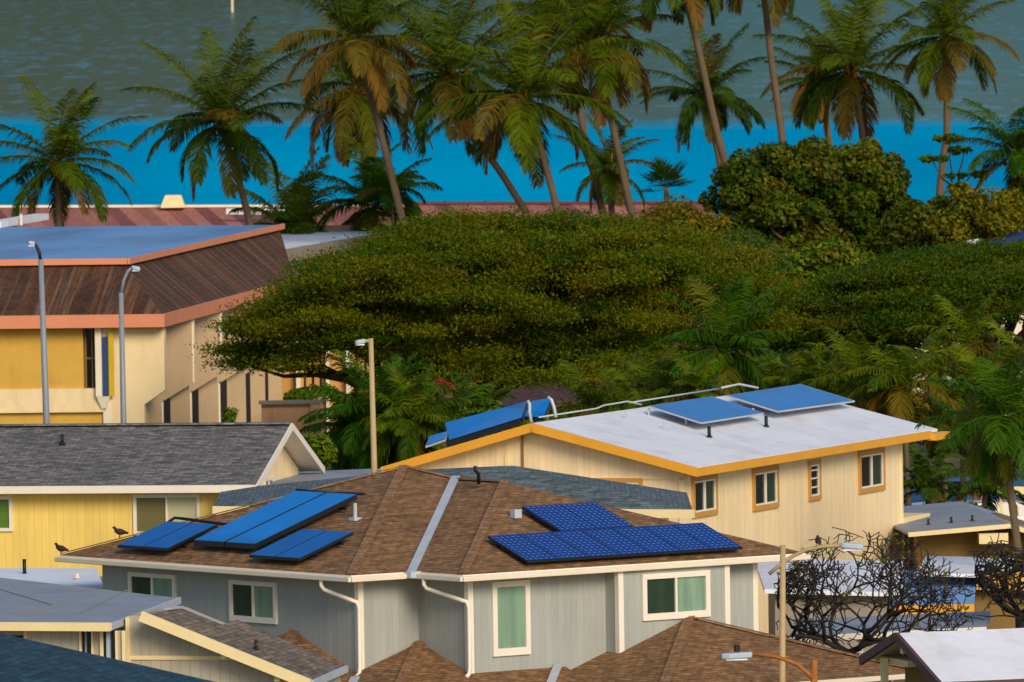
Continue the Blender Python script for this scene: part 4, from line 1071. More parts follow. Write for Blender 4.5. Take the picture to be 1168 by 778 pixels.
q = [at_y(1128, 290, d), at_y(1190, 273, d), at_y(1190, 290, d)]
bl = thing('blue_roof_house', 'house with dark blue roof edge peeking out at the right border', 'house', (q[0].x, d, 0)); o = bl.location.copy()
q = [v - o for v in q]
b = MB(); b.shell([(q[0], q[1], q[1] + Vector((0, 8, .3)), q[0] + Vector((0, 8, .3)))], 0.25); b.build('roof', MAT['bluefab'], bl)
b = MB(); b.prism([(q[0].x + .5, 0.6, 0), (q[1].x, .6, 0), (q[1].x, .6, q[1].z - .3), (q[0].x + .5, .6, q[0].z - .15)], (0, 6, 0)); b.build('wall', MAT['lbwhite'], bl)

# long rusted roofs on the shore
d = 600
def long_roof(px0, px1, yt0, yt1, yb0, yb1, d, label, mats=('rustroof', 'lbwhite')):
    t0, t1 = at_y(px0, yt0, d + 14), at_y(px1, yt1, d + 14); e0, e1 = at_y(px0, yb0, d), at_y(px1, yb1, d)
    h = thing('shore_building', label, 'building', (e0.x, d, 0)); o = h.location.copy()
    bk = Vector((0, 12, -1.0))
    b = MB(); b.shell([(e0 - o, e1 - o, t1 - o, t0 - o), (t0 - o, t1 - o, t1 - o + bk, t0 - o + bk)], 0.1); r_ = b.build('roof', MAT[mats[0]], h)
    b = MB(); b.bar(t0 - o + Vector((0, 0, .08)), t1 - o + Vector((0, 0, .08)), 0.9, 0.14); b.build('ridge_cap', MAT[mats[1]], r_)
    b = MB(); b.box(0.3, e1.x - e0.x - .3, 0.6, 24, 0, min(e0.z, e1.z) - 0.08); b.build('wall', MAT['lbtan'], h)
    return h, o
sb, o = long_roof(-60, 468, 237, 236, 268, 266, 600, 'long shore building with rusted striped metal roof and white ridge behind the hall')
p = at_y(197, 237, 612) - o
b = MB(); b.prism([(p.x - .75, p.y, p.z), (p.x + .75, p.y, p.z), (p.x + .5, p.y, p.z + .75), (p.x - .45, p.y, p.z + .75)], (0, 1.2, 0)); b.build('cupola', MAT['cream'], sb)
b = MB()
for a, c in ((258, 345), (425, 452)):
    p, q = at_y(a, 243, 606) - o, at_y(c, 243, 606) - o; b.bar(p + Vector((0, 0, .1)), q + Vector((0, 0, .1)), 0.5, 0.35)
b.build('skylight', MAT['whiteroof'], sb)
long_roof(470, 815, 233, 232, 262, 262, 592, 'second shore building with dull red metal roof behind the leaning palm trunks', ('rustroof', 'maroon'))

# ------------------------------------------------------------------ street lamps
def street_lamp(label, d, pole_px, arm_px, head_px, pm, am, r=0.09, head=0.55, sensor=False):
    """pole from the ground to its top pixel, arm along pixels, flat cobra head"""
    P = [at_y(x, y, d) for x, y in pole_px]
    base = Vector((P[-1].x + (P[-1].x - P[0].x) / max(0.01, (P[0].z - P[-1].z)) * P[-1].z, d, 0))
    t = thing('street_lamp', label, 'street lamp', base, 0, 'street lamps among the houses')
    b = MB(); path = [base] + P[::-1]
    b.tube([v - base for v in path], [r * (1.15 - 0.4 * i / (len(path) - 1)) for i in range(len(path))], 10); b.build('pole', pm, t, True)
    if arm_px:
        b = MB(); b.tube([at_y(x, y, d) - base for x, y in arm_px], r * 0.5, 8); b.build('arm', am, t, True)
    h0, h1 = at_y(*head_px[0], d) - base, at_y(*head_px[1], d) - base
    b = MB(); dd = h1 - h0
    up_ = Vector((0, 0, 1)); wv = Vector((0, 1, 0))
    outl = [(0, .07), (.15, .13), (.75, .15), (1, .09)]
    pts = [h0 + dd * a + wv * w_ for a, w_ in outl] + [h0 + dd * a - wv * w_ for a, w_ in reversed(outl)]
    b.prism([p_ - up_ * .06 for p_ in pts], up_ * .13)
    hd = b.build('lamp_head', MAT['lamp'], t, bevel=.03)
    b = MB(); m = h0 + dd * 0.5
    b.box(m.x - abs(dd.x) * .3 - .03, m.x + abs(dd.x) * .3 + .03, m.y - .1, m.y + .1, m.z - 0.1, m.z - 0.062); b.build('lens', MAT['whiteroof'], hd)
    if sensor:
        b = MB(); b.tube([m + Vector((0, 0, .1)), m + Vector((0, 0, .25))], 0.07, 8); b.build('light_sensor', MAT['black'], hd)
    return t
street_lamp('grey steel street lamp farthest left, before the mustard wall panel', 338, [(46.5, 296), (53, 480)], [(46.5, 298), (45, 289), (42, 281), (39, 278)], [(40, 278), (32, 277)], MAT['steel'], MAT['black'], 0.12)
street_lamp('grey steel street lamp with curved arm before the cream end wall', 338, [(138, 334), (141, 483)], [(138, 336), (141, 320), (146, 309), (151, 305.5)], [(150, 305), (160, 307)], MAT['steel'], MAT['steel'], 0.11)
street_lamp('tan street lamp pole rising in front of the spreading tree', 302, [(423, 386), (427, 540)], [(423, 388), (418, 389), (414, 390)], [(417, 389), (405, 391)], MAT['tanpole'], MAT['tanpole'], 0.1)
street_lamp('tan street lamp with long curved arm before the leafless tree', 236, [(893, 622), (892, 800)], [(877, 655), (890, 644), (905, 634), (920, 627), (940, 623), (962, 622)], [(958, 622), (985, 624)], MAT['tanpole'], MAT['tanpole'], 0.09)
street_lamp('street lamp with rusty orange arm and black sensor in front of brown lower roof', 230, [(929, 752), (928, 800)], [(929, 778), (924, 770), (908, 757), (885, 749), (860, 746)], [(858, 747), (823, 749)], MAT['rust'], MAT['rust'], 0.1, sensor=True)
street_lamp('short-armed street lamp on wooden post at the right above the trees', 425, [(1117, 272), (1118, 310)], [(1117, 280), (1113, 274)], [(1117, 274), (1103, 276)], MAT['palmbark'], MAT['steel'], 0.12)

# channel marker far out on the bay
p = at_z(265, 14, -0.3); cm = thing('channel_marker', 'slim pale channel marker post standing far out on the bay', 'marker', p)
b = MB(); b.tube([(0, 0, -.5), (0, 0, 6)], 0.35, 10); b.build('post', MAT['lbwhite'], cm)
b = MB(); b.prism([(-.9, -.4, 4.6), (.9, -.4, 4.6), (.9, -.4, 6.2), (-.9, -.4, 6.2)], (0, .08, 0)); b.build('board', MAT['lbwhite'], cm)

# ------------------------------------------------------------------ foliage
def mesh_np(name, V, faces4, faces3, tint, m, parent):
    me = bpy.data.meshes.new(name)
    n4, n3 = len(faces4), len(faces3)
    me.vertices.add(len(V)); me.vertices.foreach_set('co', np.asarray(V, dtype=np.float32).ravel())
    loops = np.concatenate([np.asarray(faces4, dtype=np.int32).ravel(), np.asarray(faces3, dtype=np.int32).ravel()]) if n3 else np.asarray(faces4, dtype=np.int32).ravel()
    me.loops.add(len(loops)); me.loops.foreach_set('vertex_index', loops)
    me.polygons.add(n4 + n3)
    st = np.concatenate([np.arange(n4) * 4, n4 * 4 + np.arange(n3) * 3]).astype(np.int32)
    me.polygons.foreach_set('loop_start', st)
    me.update(calc_edges=True)
    a = me.color_attributes.new('tint', 'FLOAT_COLOR', 'POINT')
    c = np.ones((len(V), 4), dtype=np.float32); c[:, :2] = tint
    a.data.foreach_set('color', c.ravel())
    me.materials.append(m)
    o = bpy.data.objects.new(name, me); COL.objects.link(o); o.parent = parent
    return o
def unit(v): return v / np.maximum(1e-6, np.linalg.norm(v, axis=-1, keepdims=True))

def leaf_cloud(rs, clumps, per, size, flat=0.6, aspect=0.5, brown=0.05, shellbias=0.5, hang=0.0, soft=False):
    """clumps: list of (cx,cy,cz,rx,ry,rz). Small leaf faces spread through each clump's volume"""
    Vs, T = [], []
    for (cx, cy, cz, rx, ry, rz) in clumps:
        n = int(per * (0.7 + 0.6 * rs.rand()))
        d = unit(rs.normal(size=(n, 3)))
        rad = rs.rand(n, 1) ** (0.33 * (1 - shellbias) + 0.05)
        if soft: p = rs.normal(size=(n, 3)) * np.array([rx, ry, rz]) * .55 + np.array([cx, cy, cz])
        else: p = d * rad * np.array([rx, ry, rz]) + np.array([cx, cy, cz])
        nr = unit(d * (1 - flat) + np.array([0, 0, 1.0]) * flat + rs.normal(size=(n, 3)) * 0.45)
        a = unit(np.cross(nr, rs.normal(size=(n, 3)))); bb = np.cross(nr, a)
        if hang: a = unit(a + np.array([0, 0, -hang])); bb = unit(np.cross(nr, a))
        L = size * (0.6 + 0.8 * rs.rand(n, 1)); Wd = L * aspect
        quad = np.stack([p - a * L * .5, p + bb * Wd * .5 + a * L * .08, p + a * L * .5, p - bb * Wd * .5 + a * L * .08], axis=1)
        Vs.append(quad.reshape(-1, 3))
        cg = np.clip(rs.rand() * 0.6 + 0.2 + rs.normal(size=n) * 0.22, 0, 1)
        cb = np.clip((rs.rand(n) < brown) * (0.4 + 0.6 * rs.rand(n)) + (0.35 * rs.rand() if rs.rand() < brown * 4 else 0), 0, 1)
        T.append(np.repeat(np.stack([cb, cg], 1), 4, axis=0))
    V = np.concatenate(Vs); T = np.concatenate(T)
    return V, np.arange(len(V)).reshape(-1, 4), T
def limb(b, rs, p, q, r0, r1, sag=0.1, n=6, sides=7):
    p, q = Vector(p), Vector(q); L = (q - p).length
    pts = []
    for i in range(n):
        t = i / (n - 1)
        v = p.lerp(q, t) + Vector((0, 0, 1)) * (math.sin(t * math.pi) * sag * L)
        if 0 < i < n - 1: v += Vector(tuple(rs.normal(size=3) * 0.03 * L))
        pts.append(v)
    b.tube(pts, [r0 + (r1 - r0) * i / (n - 1) for i in range(n)], sides)
    return pts

def tree(name, label, d, base_px, clumps, per, size, lm, bark, trunk_r=0.3, fork=0.45, limbs=9, seed=1, group=None, cat='tree', **kw):
    """clumps in world coordinates; trunk at base_px, limbs run to a sample of clumps"""
    rs = np.random.RandomState(seed)
    x = at_y(base_px, 400, d).x
    t = thing(name, label, cat, (x, d, 0), 0, group)
    C_ = [(c[0] - x, c[1] - d, c[2], c[3], c[4], c[5]) for c in clumps]
    V, Fq, T = leaf_cloud(rs, C_, per, size, **kw)
    mesh_np('crown', V, Fq, [], T, lm, t)
    zmin = min(c[2] for c in C_); zf = max(0.5, zmin * fork + 0.4)
    b = MB(); b.tube([(0, 0, -0.1), (0.03, 0, zf * .5), (0.0, 0.05, zf)], [trunk_r * 1.3, trunk_r, trunk_r * .95], 10)
    idx = rs.choice(len(C_), min(limbs, len(C_)), replace=False)
    for i in idx:
        c = C_[i]; pts = limb(b, rs, (0, 0, zf - .1), (c[0], c[1], c[2]), trunk_r * .6, 0.03, 0.08, 7)
        for _ in range(3):
            j = C_[rs.randint(len(C_))]; s = pts[rs.randint(2, 6)]
            e = Vector((j[0], j[1], j[2]));
            if (e - s).length < 5: limb(b, rs, s, e, trunk_r * .2, 0.02, 0.05, 5, 5)
    b.build('trunk', bark, t, True)
    return t

def dome_clumps(rs, cx, d, top_fn, bot_fn, pxl, pxr, depth, n, rx, rz, under=0.25):
    """clumps filling an umbrella crown whose outline in elevation is given in pixels"""
    out = []
    xl, xr = at_y(pxl, 300, d).x, at_y(pxr, 300, d).x; xc, hx = (xl + xr) / 2, (xr - xl) / 2
    for _ in range(n):
        while True:
            u, v = rs.uniform(-1, 1), rs.uniform(-1, 1)
            if u * u + v * v < 1: break
        px = pxl + (pxr - pxl) * (u + 1) / 2
        zt_, zb_ = at_y(px, top_fn(px), d).z, at_y(px, bot_fn(px), d).z
        edge = math.sqrt(max(0, 1 - v * v))
        zt2 = zb_ + (zt_ - zb_) * (0.35 + 0.65 * edge)
        z = zt2 - rz - (rs.rand() ** 1.5) * (zt2 - zb_ - rz) * (1 if rs.rand() < under * 3 else 0.3)
        s = rs.uniform(0.7, 1.3)
        out.append((xc + u * (hx - rx * .6), d + v * depth, z, rx * s, rx * s, rz * rs.uniform(.7, 1.3)))
    return out
def interp(tab):
    xs, ys = zip(*tab); return lambda x: float(np.interp(x, xs, ys))

rs = np.random.RandomState(5)
top = interp([(222, 400), (242, 374), (283, 346), (313, 331), (337, 307), (354, 288), (406, 271), (436, 261), (470, 250), (520, 239), (600, 235), (660, 235), (740, 246), (800, 262), (860, 285), (900, 312), (925, 340)])
bot = interp([(222, 416), (300, 416), (350, 405), (430, 414), (500, 430), (560, 428), (640, 425), (720, 425), (800, 410), (860, 390), (925, 372)])
cl = dome_clumps(rs, 565, 386, top, bot, 240, 906, 8.5, 470, 1.1, 0.3, 0.33)
tree('monkeypod_tree', 'huge spreading umbrella-crowned tree with olive foliage in the middle', 386, 512, cl, 1150, 0.14, MAT['pod'], MAT['darkbark'], 0.5, 0.5, 30, 3, aspect=0.42, brown=0.06, flat=0.42, soft=True, hang=0.15)

top = interp([(850, 360), (880, 330), (940, 310), (1000, 292), (1060, 280), (1120, 276), (1200, 276), (1260, 300)])
bot = interp([(850, 405), (920, 415), (1000, 408), (1040, 385), (1090, 366), (1140, 360), (1200, 352), (1260, 340)])
cl = dome_clumps(rs, 1040, 405, top, bot, 862, 1250, 6.5, 260, 1.05, 0.3, 0.33)
tree('acacia_tree', 'broad dark green flat-topped tree over the white house at right', 405, 1143, cl, 1000, 0.14, MAT['podr'], MAT['darkbark'], 0.27, 0.55, 34, 4, aspect=0.42, brown=0.04, flat=0.42, soft=True, hang=0.15)

def blob_clumps(rs, cx, cy, rx, ry, d, n, r, depth=None, lumpy=0.15):
    """clumps on and inside a rounded crown given in pixels"""
    c = at_y(cx, cy, d); s = d / FPX; RX, RZ = rx * s, ry * s; RY = depth or RX
    out = []
    for i in range(n):
        v = unit(rs.normal(size=3)); k_ = rs.rand() ** 0.35 * (1 + rs.normal() * lumpy)
        q = rs.uniform(.7, 1.25) * r
        out.append((c.x + v[0] * (RX - r * .6) * k_, d + v[1] * (RY - r * .6) * k_, max(0.4, c.z + v[2] * (RZ - r * .5) * k_), q, q, q * .75))
    return out
cl = blob_clumps(rs, 930, 232, 128, 82, 458, 190, 0.8, 4.2, 0.08) + blob_clumps(rs, 930, 285, 112, 50, 458, 60, 0.8, 4.0)
tree('kamani_tree', 'dense round-crowned dark green tree standing against the lagoon', 458, 930, cl, 420, 0.24, MAT['round'], MAT['bark'], 0.35, 0.5, 12, 6, aspect=0.7, brown=0.06, flat=0.45)
def shrub(name, label, cx, cy, rx, ry, d, n, r, per, size, lm, seed, cat='shrub', group=None, **kw):
    rs = np.random.RandomState(seed)
    cl = blob_clumps(rs, cx, cy, rx, ry, d, n, r)
    return tree(name, label, d, cx, cl, per, size, lm, MAT['bark'], 0.12, 0.4, 6, seed, group, cat, **kw)
shrub('olive_tree', 'yellow-green feathery tree left of the round-crowned tree', 778, 268, 62, 42, 442, 40, 0.8, 420, 0.24, MAT['olive'], 21, 'tree', aspect=0.4, brown=0.08)
shrub('ironwood_tree', 'grey-green fuzzy tree on the right shoulder of the spreading tree', 838, 300, 70, 42, 425, 40, 0.8, 520, 0.26, MAT['fuzzy'], 22, 'tree', aspect=0.2, brown=0.04, hang=0.4)
shrub('green_shrub', 'bright green broad-leaved shrub below the round-crowned tree', 945, 302, 55, 34, 430, 26, 0.7, 260, 0.36, MAT['bush'], 23, aspect=0.5)
shrub('brown_tree', 'brownish half-bare tree with pale twigs above the right street lamp', 1112, 246, 58, 44, 448, 36, 0.8, 300, 0.24, MAT['olive'], 24, 'tree', brown=0.08)
shrub('dark_tree', 'dark green leafy tree at the right border below the glossy palm', 1172, 238, 48, 46, 452, 26, 0.8, 330, 0.3, MAT['bush'], 25, 'tree', brown=0.03)
shrub('hedge_tree', 'mid green bushy tree right of the round-crowned tree', 1050, 256, 42, 44, 450, 24, 0.8, 330, 0.28, MAT['round'], 26, 'tree', brown=0.1)
shrub('broadleaf_bush', 'low leafy bush behind the wall of the tilted solar panels', 575, 492, 60, 26, 348, 24, 0.6, 260, 0.26, MAT['bush'], 27)
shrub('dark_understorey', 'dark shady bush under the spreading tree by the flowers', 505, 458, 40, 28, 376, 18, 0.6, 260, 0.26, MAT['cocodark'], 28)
shrub('flowering_shrub', 'small shrub with red-pink blossom under the spreading tree', 505, 440, 12, 9, 372, 6, 0.22, 70, 0.12, MAT['redflower'], 29)
shrub('planter_shrub', 'green planter shrubs on top of the tan block wall', 352, 454, 40, 10, 420, 12, 0.4, 200, 0.22, MAT['bush'], 30)
shrub('potted_shrub', 'thin leafy sapling standing before the hall bays', 262, 476, 7, 15, 342, 8, 0.2, 60, 0.2, MAT['bush'], 31)
shrub('low_bush', 'bright green bush at the gable end of yellow house', 355, 515, 26, 24, 330, 14, 0.45, 240, 0.22, MAT['bush'], 32)
shrub('backyard_bush', 'leafy bush behind the cream house by the parked cars', 1010, 470, 60, 40, 352, 24, 0.7, 260, 0.24, MAT['olive'], 33, brown=0.15)
shrub('understorey_bush', 'dark olive bush under the palms behind the white roof', 730, 470, 120, 18, 366, 30, 0.6, 260, 0.24, MAT['olive'], 34, brown=0.25)
shrub('shade_bush', 'dim green bush right of the feather palm behind the white roof', 905, 440, 90, 34, 372, 32, 0.6, 280, 0.24, MAT['bush'], 35, brown=0.15)
shrub('side_bush', 'green bush filling the gap beneath the right palms', 1115, 470, 70, 50, 358, 34, 0.7, 260, 0.26, MAT['bush'], 36, brown=0.12)

# ------------------------------------------------------------------ palms
def palm_crown(rs, n, R, e_hi, e_lo, droop, leaf_l, leaf_w, nleaf, brown_from=0.8, fold=0.35, spread=1.0):
    V, F4, F3, T = [], [], [], []
    nv = 0
    for i in range(n):
        t = (i + rs.rand()) / n
        az = i * 2.39996 + rs.normal() * 0.25
        el0 = math.radians(e_hi + (e_lo - e_hi) * t ** 0.85 + rs.normal() * 7)
        L = R * (1.12 if t < .3 else 1.0) * (0.8 + 0.3 * math.sin(math.pi * min(1, 0.25 + t * .75))) * rs.uniform(.88, 1.1)
        ns = 14; ds = L / ns
        pt = np.zeros(3); pts = [pt.copy()]; tans = []
        h = np.array([math.cos(az), math.sin(az), 0]); dr = math.radians(droop) * rs.uniform(.75, 1.25) * (0.5 + 0.65 * t)
        tw = rs.normal() * 0.25
        for s in range(ns):
            e = el0 - dr * ((s + .5) / ns) ** 1.4
            e = max(e, -1.5)
            hh = np.array([math.cos(az + tw * s / ns), math.sin(az + tw * s / ns), 0])
            tan = hh * math.cos(e) + np.array([0, 0, math.sin(e)])
            tans.append(tan); pt = pt + tan * ds; pts.append(pt.copy())
        tans.append(tans[-1]); P = np.array(pts); TN = np.array(tans)
        bro = 0.0
        if t > brown_from: bro = rs.uniform(.1, .95)
        elif rs.rand() < 0.08: bro = rs.uniform(.2, .5)
        gl = np.clip(0.75 - 0.6 * t + rs.normal() * .15, 0, 1) if True else 0
        # rachis: flat ribbon, two crossing strips
        side = np.cross(TN, np.array([0, 0, 1.0])); side = unit(side + 1e-4)
        upv = np.cross(side, TN)
        wr = np.linspace(0.05, 0.012, ns + 1)[:, None] * (R / 4)
        for vec in (side, upv):
            a = P - vec * wr; bb = P + vec * wr
            V.append(np.concatenate([a, bb])); k1 = ns + 1
            for s in range(ns): F4.append((nv + s, nv + s + 1, nv + k1 + s + 1, nv + k1 + s))
            nv += 2 * k1; T.append(np.tile([[min(1, bro * .6 + .35), .9]], (2 * k1, 1)))
        # leaflets
        u = np.linspace(0.1, 0.995, nleaf) ; u = np.clip(u + rs.normal(size=nleaf) * .006, 0.05, 1)
        fi = u * ns; i0 = np.minimum(fi.astype(int), ns - 1); fr = (fi - i0)[:, None]
        base = P[i0] * (1 - fr) + P[i0 + 1] * fr; tn = TN[i0]; sd = side[i0]; uu = upv[i0]
        prof = np.clip(np.sin(np.pi * (0.16 + 0.8 * u)) ** .7, 0.15, 1)[:, None]
        for sg in (-1, 1):
            ll = leaf_l * prof * rs.uniform(.85, 1.15, size=(nleaf, 1))
            dirv = unit(sd * sg * 0.85 * spread + tn * (0.45 + 0.5 * u[:, None]) + uu * fold + np.array([0, 0, -0.42]) + rs.normal(size=(nleaf, 3)) * .09)
            dir2 = unit(dirv + np.array([0, 0, -0.8]) * rs.uniform(.5, 1.5, size=(nleaf, 1)))
            m = base + dirv * ll * .5; e = m + dir2 * ll * .5
            wv = unit(np.cross(dirv, uu + rs.normal(size=(nleaf, 3)) * .5)) * leaf_w * rs.uniform(.7, 1.2, size=(nleaf, 1))
            blk = np.stack([base - wv * .4, base + wv * .4, m + wv * .5, m - wv * .5, e], axis=1).reshape(-1, 3)
            V.append(blk); ids = nv + np.arange(nleaf) * 5
            F4 += [(a, a + 1, a + 2, a + 3) for a in ids]; F3 += [(a + 3, a + 2, a + 4) for a in ids]
            nv += nleaf * 5
            br_ = np.clip(bro + rs.normal(size=nleaf) * .1 + (0.25 * u if bro > 0 else 0), 0, 1); gg = np.clip(gl + rs.normal(size=nleaf) * .15, 0, 1)
            T.append(np.repeat(np.stack([br_, gg], 1), 5, axis=0))
    return np.concatenate(V), F4, F3, np.concatenate(T)

def palm(label, d, crown, R_px, trunk_px, seed, n=26, mat='coco', e_hi=84, e_lo=-38, droop=70, name='coconut_palm', group='coconut palms along the shore', fruit=True, leaf_l=None, leaf_w=None, nleaf=84, trunk_r=0.17, brown=0.86, shaft=None, fold=0.3, spread=1.0, cat='palm tree'):
    rs = np.random.RandomState(seed); s = d / FPX; R = R_px * s * 1.12
    pts = [at_y(crown[0], crown[1], d)] + [at_y(x, y, d) for x, y in trunk_px]
    a, c = pts[-2], pts[-1]
    k_ = (c.x - a.x) / max(.3, (a.z - c.z))
    k_ = max(-.35, min(.35, k_))
    base = Vector((c.x + k_ * c.z * .6, d, 0))
    t = thing(name, label, cat, base, 0, group)
    path = ([base, Vector((c.x + k_ * c.z * .25, d, c.z * .5))] if c.z > 1 else [base]) + pts[::-1]
    b = MB(); n_ = len(path)
    # resample with small rings
    fine = []
    for i in range(n_ - 1):
        for j in range(5): fine.append(path[i].lerp(path[i + 1], j / 5) - base)
    fine.append(path[-1] - base)
    tot = fine[-1].z
    rr = [trunk_r * (1.35 - .5 * min(1, f.z / max(.1, tot))) * (1.5 if f.z < .3 else 1) * (1 + .04 * ((i % 2) * 2 - 1)) for i, f in enumerate(fine)]
    b.tube(fine, rr, 9); b.build('trunk', MAT['palmbark'], t, True)
    V, F4, F3, T = palm_crown(rs, n, R, e_hi, e_lo, droop, leaf_l or R * .27, leaf_w or max(.05, R * .0135), nleaf, brown, fold, spread)
    top_ = np.array(pts[0] - base)
    mesh_np('crown', V + top_, F4, F3, T, MAT[mat], t)
    if shaft:
        b = MB(); b.tube([Vector(top_) + Vector((0, 0, -shaft)), Vector(top_) + Vector((0, 0, -shaft * .5)), Vector(top_) + Vector((0, 0, .1))], [trunk_r * 1.0, trunk_r * 1.1, trunk_r * .5], 8); b.build('crownshaft', MAT['shaft'], t, True)
    elif fruit:
        b = MB()
        for i in range(9):
            q = Vector(top_) + Vector((rs.normal() * .28, rs.normal() * .28, -rs.uniform(.15, .75))); r_ = rs.uniform(.1, .17)
            b.tube([q + Vector((0, 0, -r_)), q + Vector((0, 0, -r_ * .6)), q, q + Vector((0, 0, r_ * .6)), q + Vector((0, 0, r_))], [.01, r_ * .75, r_ * .9, r_ * .7, .01], 7)
        for i in range(12):
            q = Vector(top_) + Vector((rs.normal() * .12, rs.normal() * .12, -.6)); e = Vector(top_) + Vector((rs.normal() * .5, rs.normal() * .5, rs.uniform(-.5, .8)))
            b.tube([q, q.lerp(e, .5) + Vector((0, 0, .1)), e], [.07, .05, .02], 5)
        b.build('fruit_cluster', MAT['fruit'], t, True)
    return t
palm('full coconut palm farthest left, low crown behind the blue flat roof', 470, (66, 186), 88, [(66, 215), (67, 255)], 101)
palm('upright coconut palm with curved trunk above the cream cupola', 480, (254, 140), 98, [(262, 175), (275, 215), (288, 268)], 102)
palm('tall coconut palm with browning crown over the maroon roof annex, trunk leaning left', 470, (409, 45), 96, [(416, 85), (430, 135), (445, 195), (460, 255)], 103, brown=.6)
palm('coconut palm with rusty hanging fronds behind the tall browning palm', 500, (405, 98), 92, [(412, 140), (416, 190), (420, 250)], 104, brown=.45, e_lo=-70)
palm('coconut palm with strongly leaning trunk bowing towards the right', 478, (512, 85), 104, [(527, 128), (548, 165), (572, 198), (600, 242)], 105)
palm('lush green coconut palm with the widest crown left of centre lagoon', 465, (598, 112), 112, [(606, 130), (620, 180), (637, 245)], 106, n=28)
palm('tall coconut palm with dead fronds hanging beside its long curved trunk', 470, (682, 48), 98, [(686, 80), (698, 140), (712, 205), (722, 250)], 107, brown=.6)
palm('coconut palm cut by the top edge behind the widest crown', 500, (640, 18), 96, [(650, 80), (668, 160), (688, 245)], 108, brown=.6)
palm('small young coconut palm low between two trunks over the lagoon', 500, (693, 192), 55, [(695, 212), (698, 245)], 109, n=20)
palm('coconut palm with crown above the frame and thick pale trunk', 470, (768, -42), 90, [(783, 0), (800, 70), (815, 140), (832, 205)], 110)
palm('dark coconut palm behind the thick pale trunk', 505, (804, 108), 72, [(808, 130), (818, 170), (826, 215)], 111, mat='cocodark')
palm('coconut palm with crown above the frame and straight bare trunk', 472, (868, -50), 84, [(872, 0), (880, 70), (890, 140), (897, 200)], 112)
palm('slim coconut palm with drooping fronds between two taller crowns', 500, (934, 92), 56, [(940, 120), (946, 165), (950, 200)], 113, brown=.7)
palm('big feathery coconut palm rising behind the round-crowned tree', 478, (972, 80), 96, [(977, 110), (983, 150), (988, 200)], 114)
palm('tall slender coconut palm nearest the right, crown high over the bay', 470, (1080, 42), 80, [(1080, 90), (1080, 150), (1072, 215)], 115)
palm('glossy green palm at the right border with short trunk', 452, (1160, 176), 78, [(1158, 195), (1157, 225)], 116, n=20, e_hi=75, e_lo=-20, mat='manila', name='feather_palm', group=None, fruit=True)
PG = 'feather palms among the houses'
def fpalm(label, d, crown, R, trunk, seed, **kw):
    kw.setdefault('mat', 'areca'); kw.setdefault('nleaf', 48)
    s_ = d / FPX * R * 1.12
    kw.setdefault('leaf_l', s_ * .36); kw.setdefault('leaf_w', max(.05, s_ * .02))
    a = dict(n=17, e_hi=82, e_lo=-5, droop=88, name='feather_palm', group=PG, fruit=False, trunk_r=.09, brown=.9, fold=.3)
    a.update(kw); return palm(label, d, crown, R, trunk, seed, **a)
fpalm('young green palm with upright fan of fronds right of the curved trunk', 492, (338, 268), 78, [(338, 278)], 201, n=16, e_lo=15, droop=70, nleaf=70)
fpalm('bushy palm with dry drooping fronds before the rusted roof', 494, (428, 236), 70, [(430, 262)], 202, n=22, nleaf=70, mat='manila', e_lo=-30, brown=.7)
fpalm('glossy arching palm beside the tall browning palm trunk', 490, (446, 218), 46, [(448, 250)], 203, n=12, nleaf=70, mat='manila')
fpalm('feather palm with yellow-green shaft standing behind the white roof', 352, (826, 402), 80, [(825, 425), (824, 470)], 204, n=24, e_lo=-30, shaft=1.3, nleaf=64, mat='manila', trunk_r=.16, droop=85)
fpalm('yellow-green areca palm behind the white pipe hoops', 350, (683, 470), 70, [(683, 485)], 205, n=18, brown=.7, e_lo=5)
fpalm('areca palm left of the feather palm with the yellow-green shaft', 356, (755, 462), 62, [(755, 480)], 206, n=16, brown=.75, e_lo=5)
fpalm('areca palm right of the feather palm, fronds bowed to the left', 360, (880, 448), 60, [(880, 470)], 207, n=16, brown=.8)
fpalm('light green areca palm above the right blue roof panel', 346, (978, 445), 64, [(978, 480)], 208, n=16, brown=.85)
fpalm('areca palm with stout yellow fronds above the white roof end', 344, (1030, 440), 66, [(1032, 470)], 209, n=16, brown=.8)
fpalm('areca palm with rust-tinged fronds before the white house wall', 372, (1102, 395), 56, [(1102, 430)], 210, n=14, brown=.5, e_lo=-20)
fpalm('full green palm with slanting grey trunk at the right border', 300, (1146, 475), 82, [(1148, 520), (1155, 580), (1163, 640)], 211, n=24, e_lo=-60, shaft=1.2, mat='manila', trunk_r=.11, droop=70)
fpalm('low dense palm clump beside the tan lamp pole', 345, (432, 480), 74, [(432, 500)], 212, n=40, e_lo=-45, mat='manila', nleaf=60, droop=95)
fpalm('low palm clump left of the tan lamp pole, fronds to the ground', 348, (398, 490), 56, [(398, 505)], 221, n=32, e_lo=-45, mat='manila', nleaf=60, droop=95)
fpalm('low palm clump right of the tan lamp pole, brightest of the three', 343, (468, 482), 56, [(468, 500)], 222, n=32, e_lo=-45, nleaf=60, droop=95)
fpalm('low palm clump behind the small tilted panel', 350, (520, 478), 52, [(520, 490)], 213, n=20, e_lo=-30, mat='manila')
fpalm('bright young palm poking up behind the tilted solar bank', 352, (555, 466), 34, [(555, 480)], 214, n=12, e_lo=30)
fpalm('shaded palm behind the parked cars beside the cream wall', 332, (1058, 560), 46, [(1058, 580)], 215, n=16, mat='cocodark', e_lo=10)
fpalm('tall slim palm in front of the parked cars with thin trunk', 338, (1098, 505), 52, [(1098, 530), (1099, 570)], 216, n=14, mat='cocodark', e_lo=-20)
fpalm('leaning shaded palm with fronds over the teal carport', 335, (1125, 562), 50, [(1122, 580)], 217, n=14, mat='cocodark', e_lo=5)
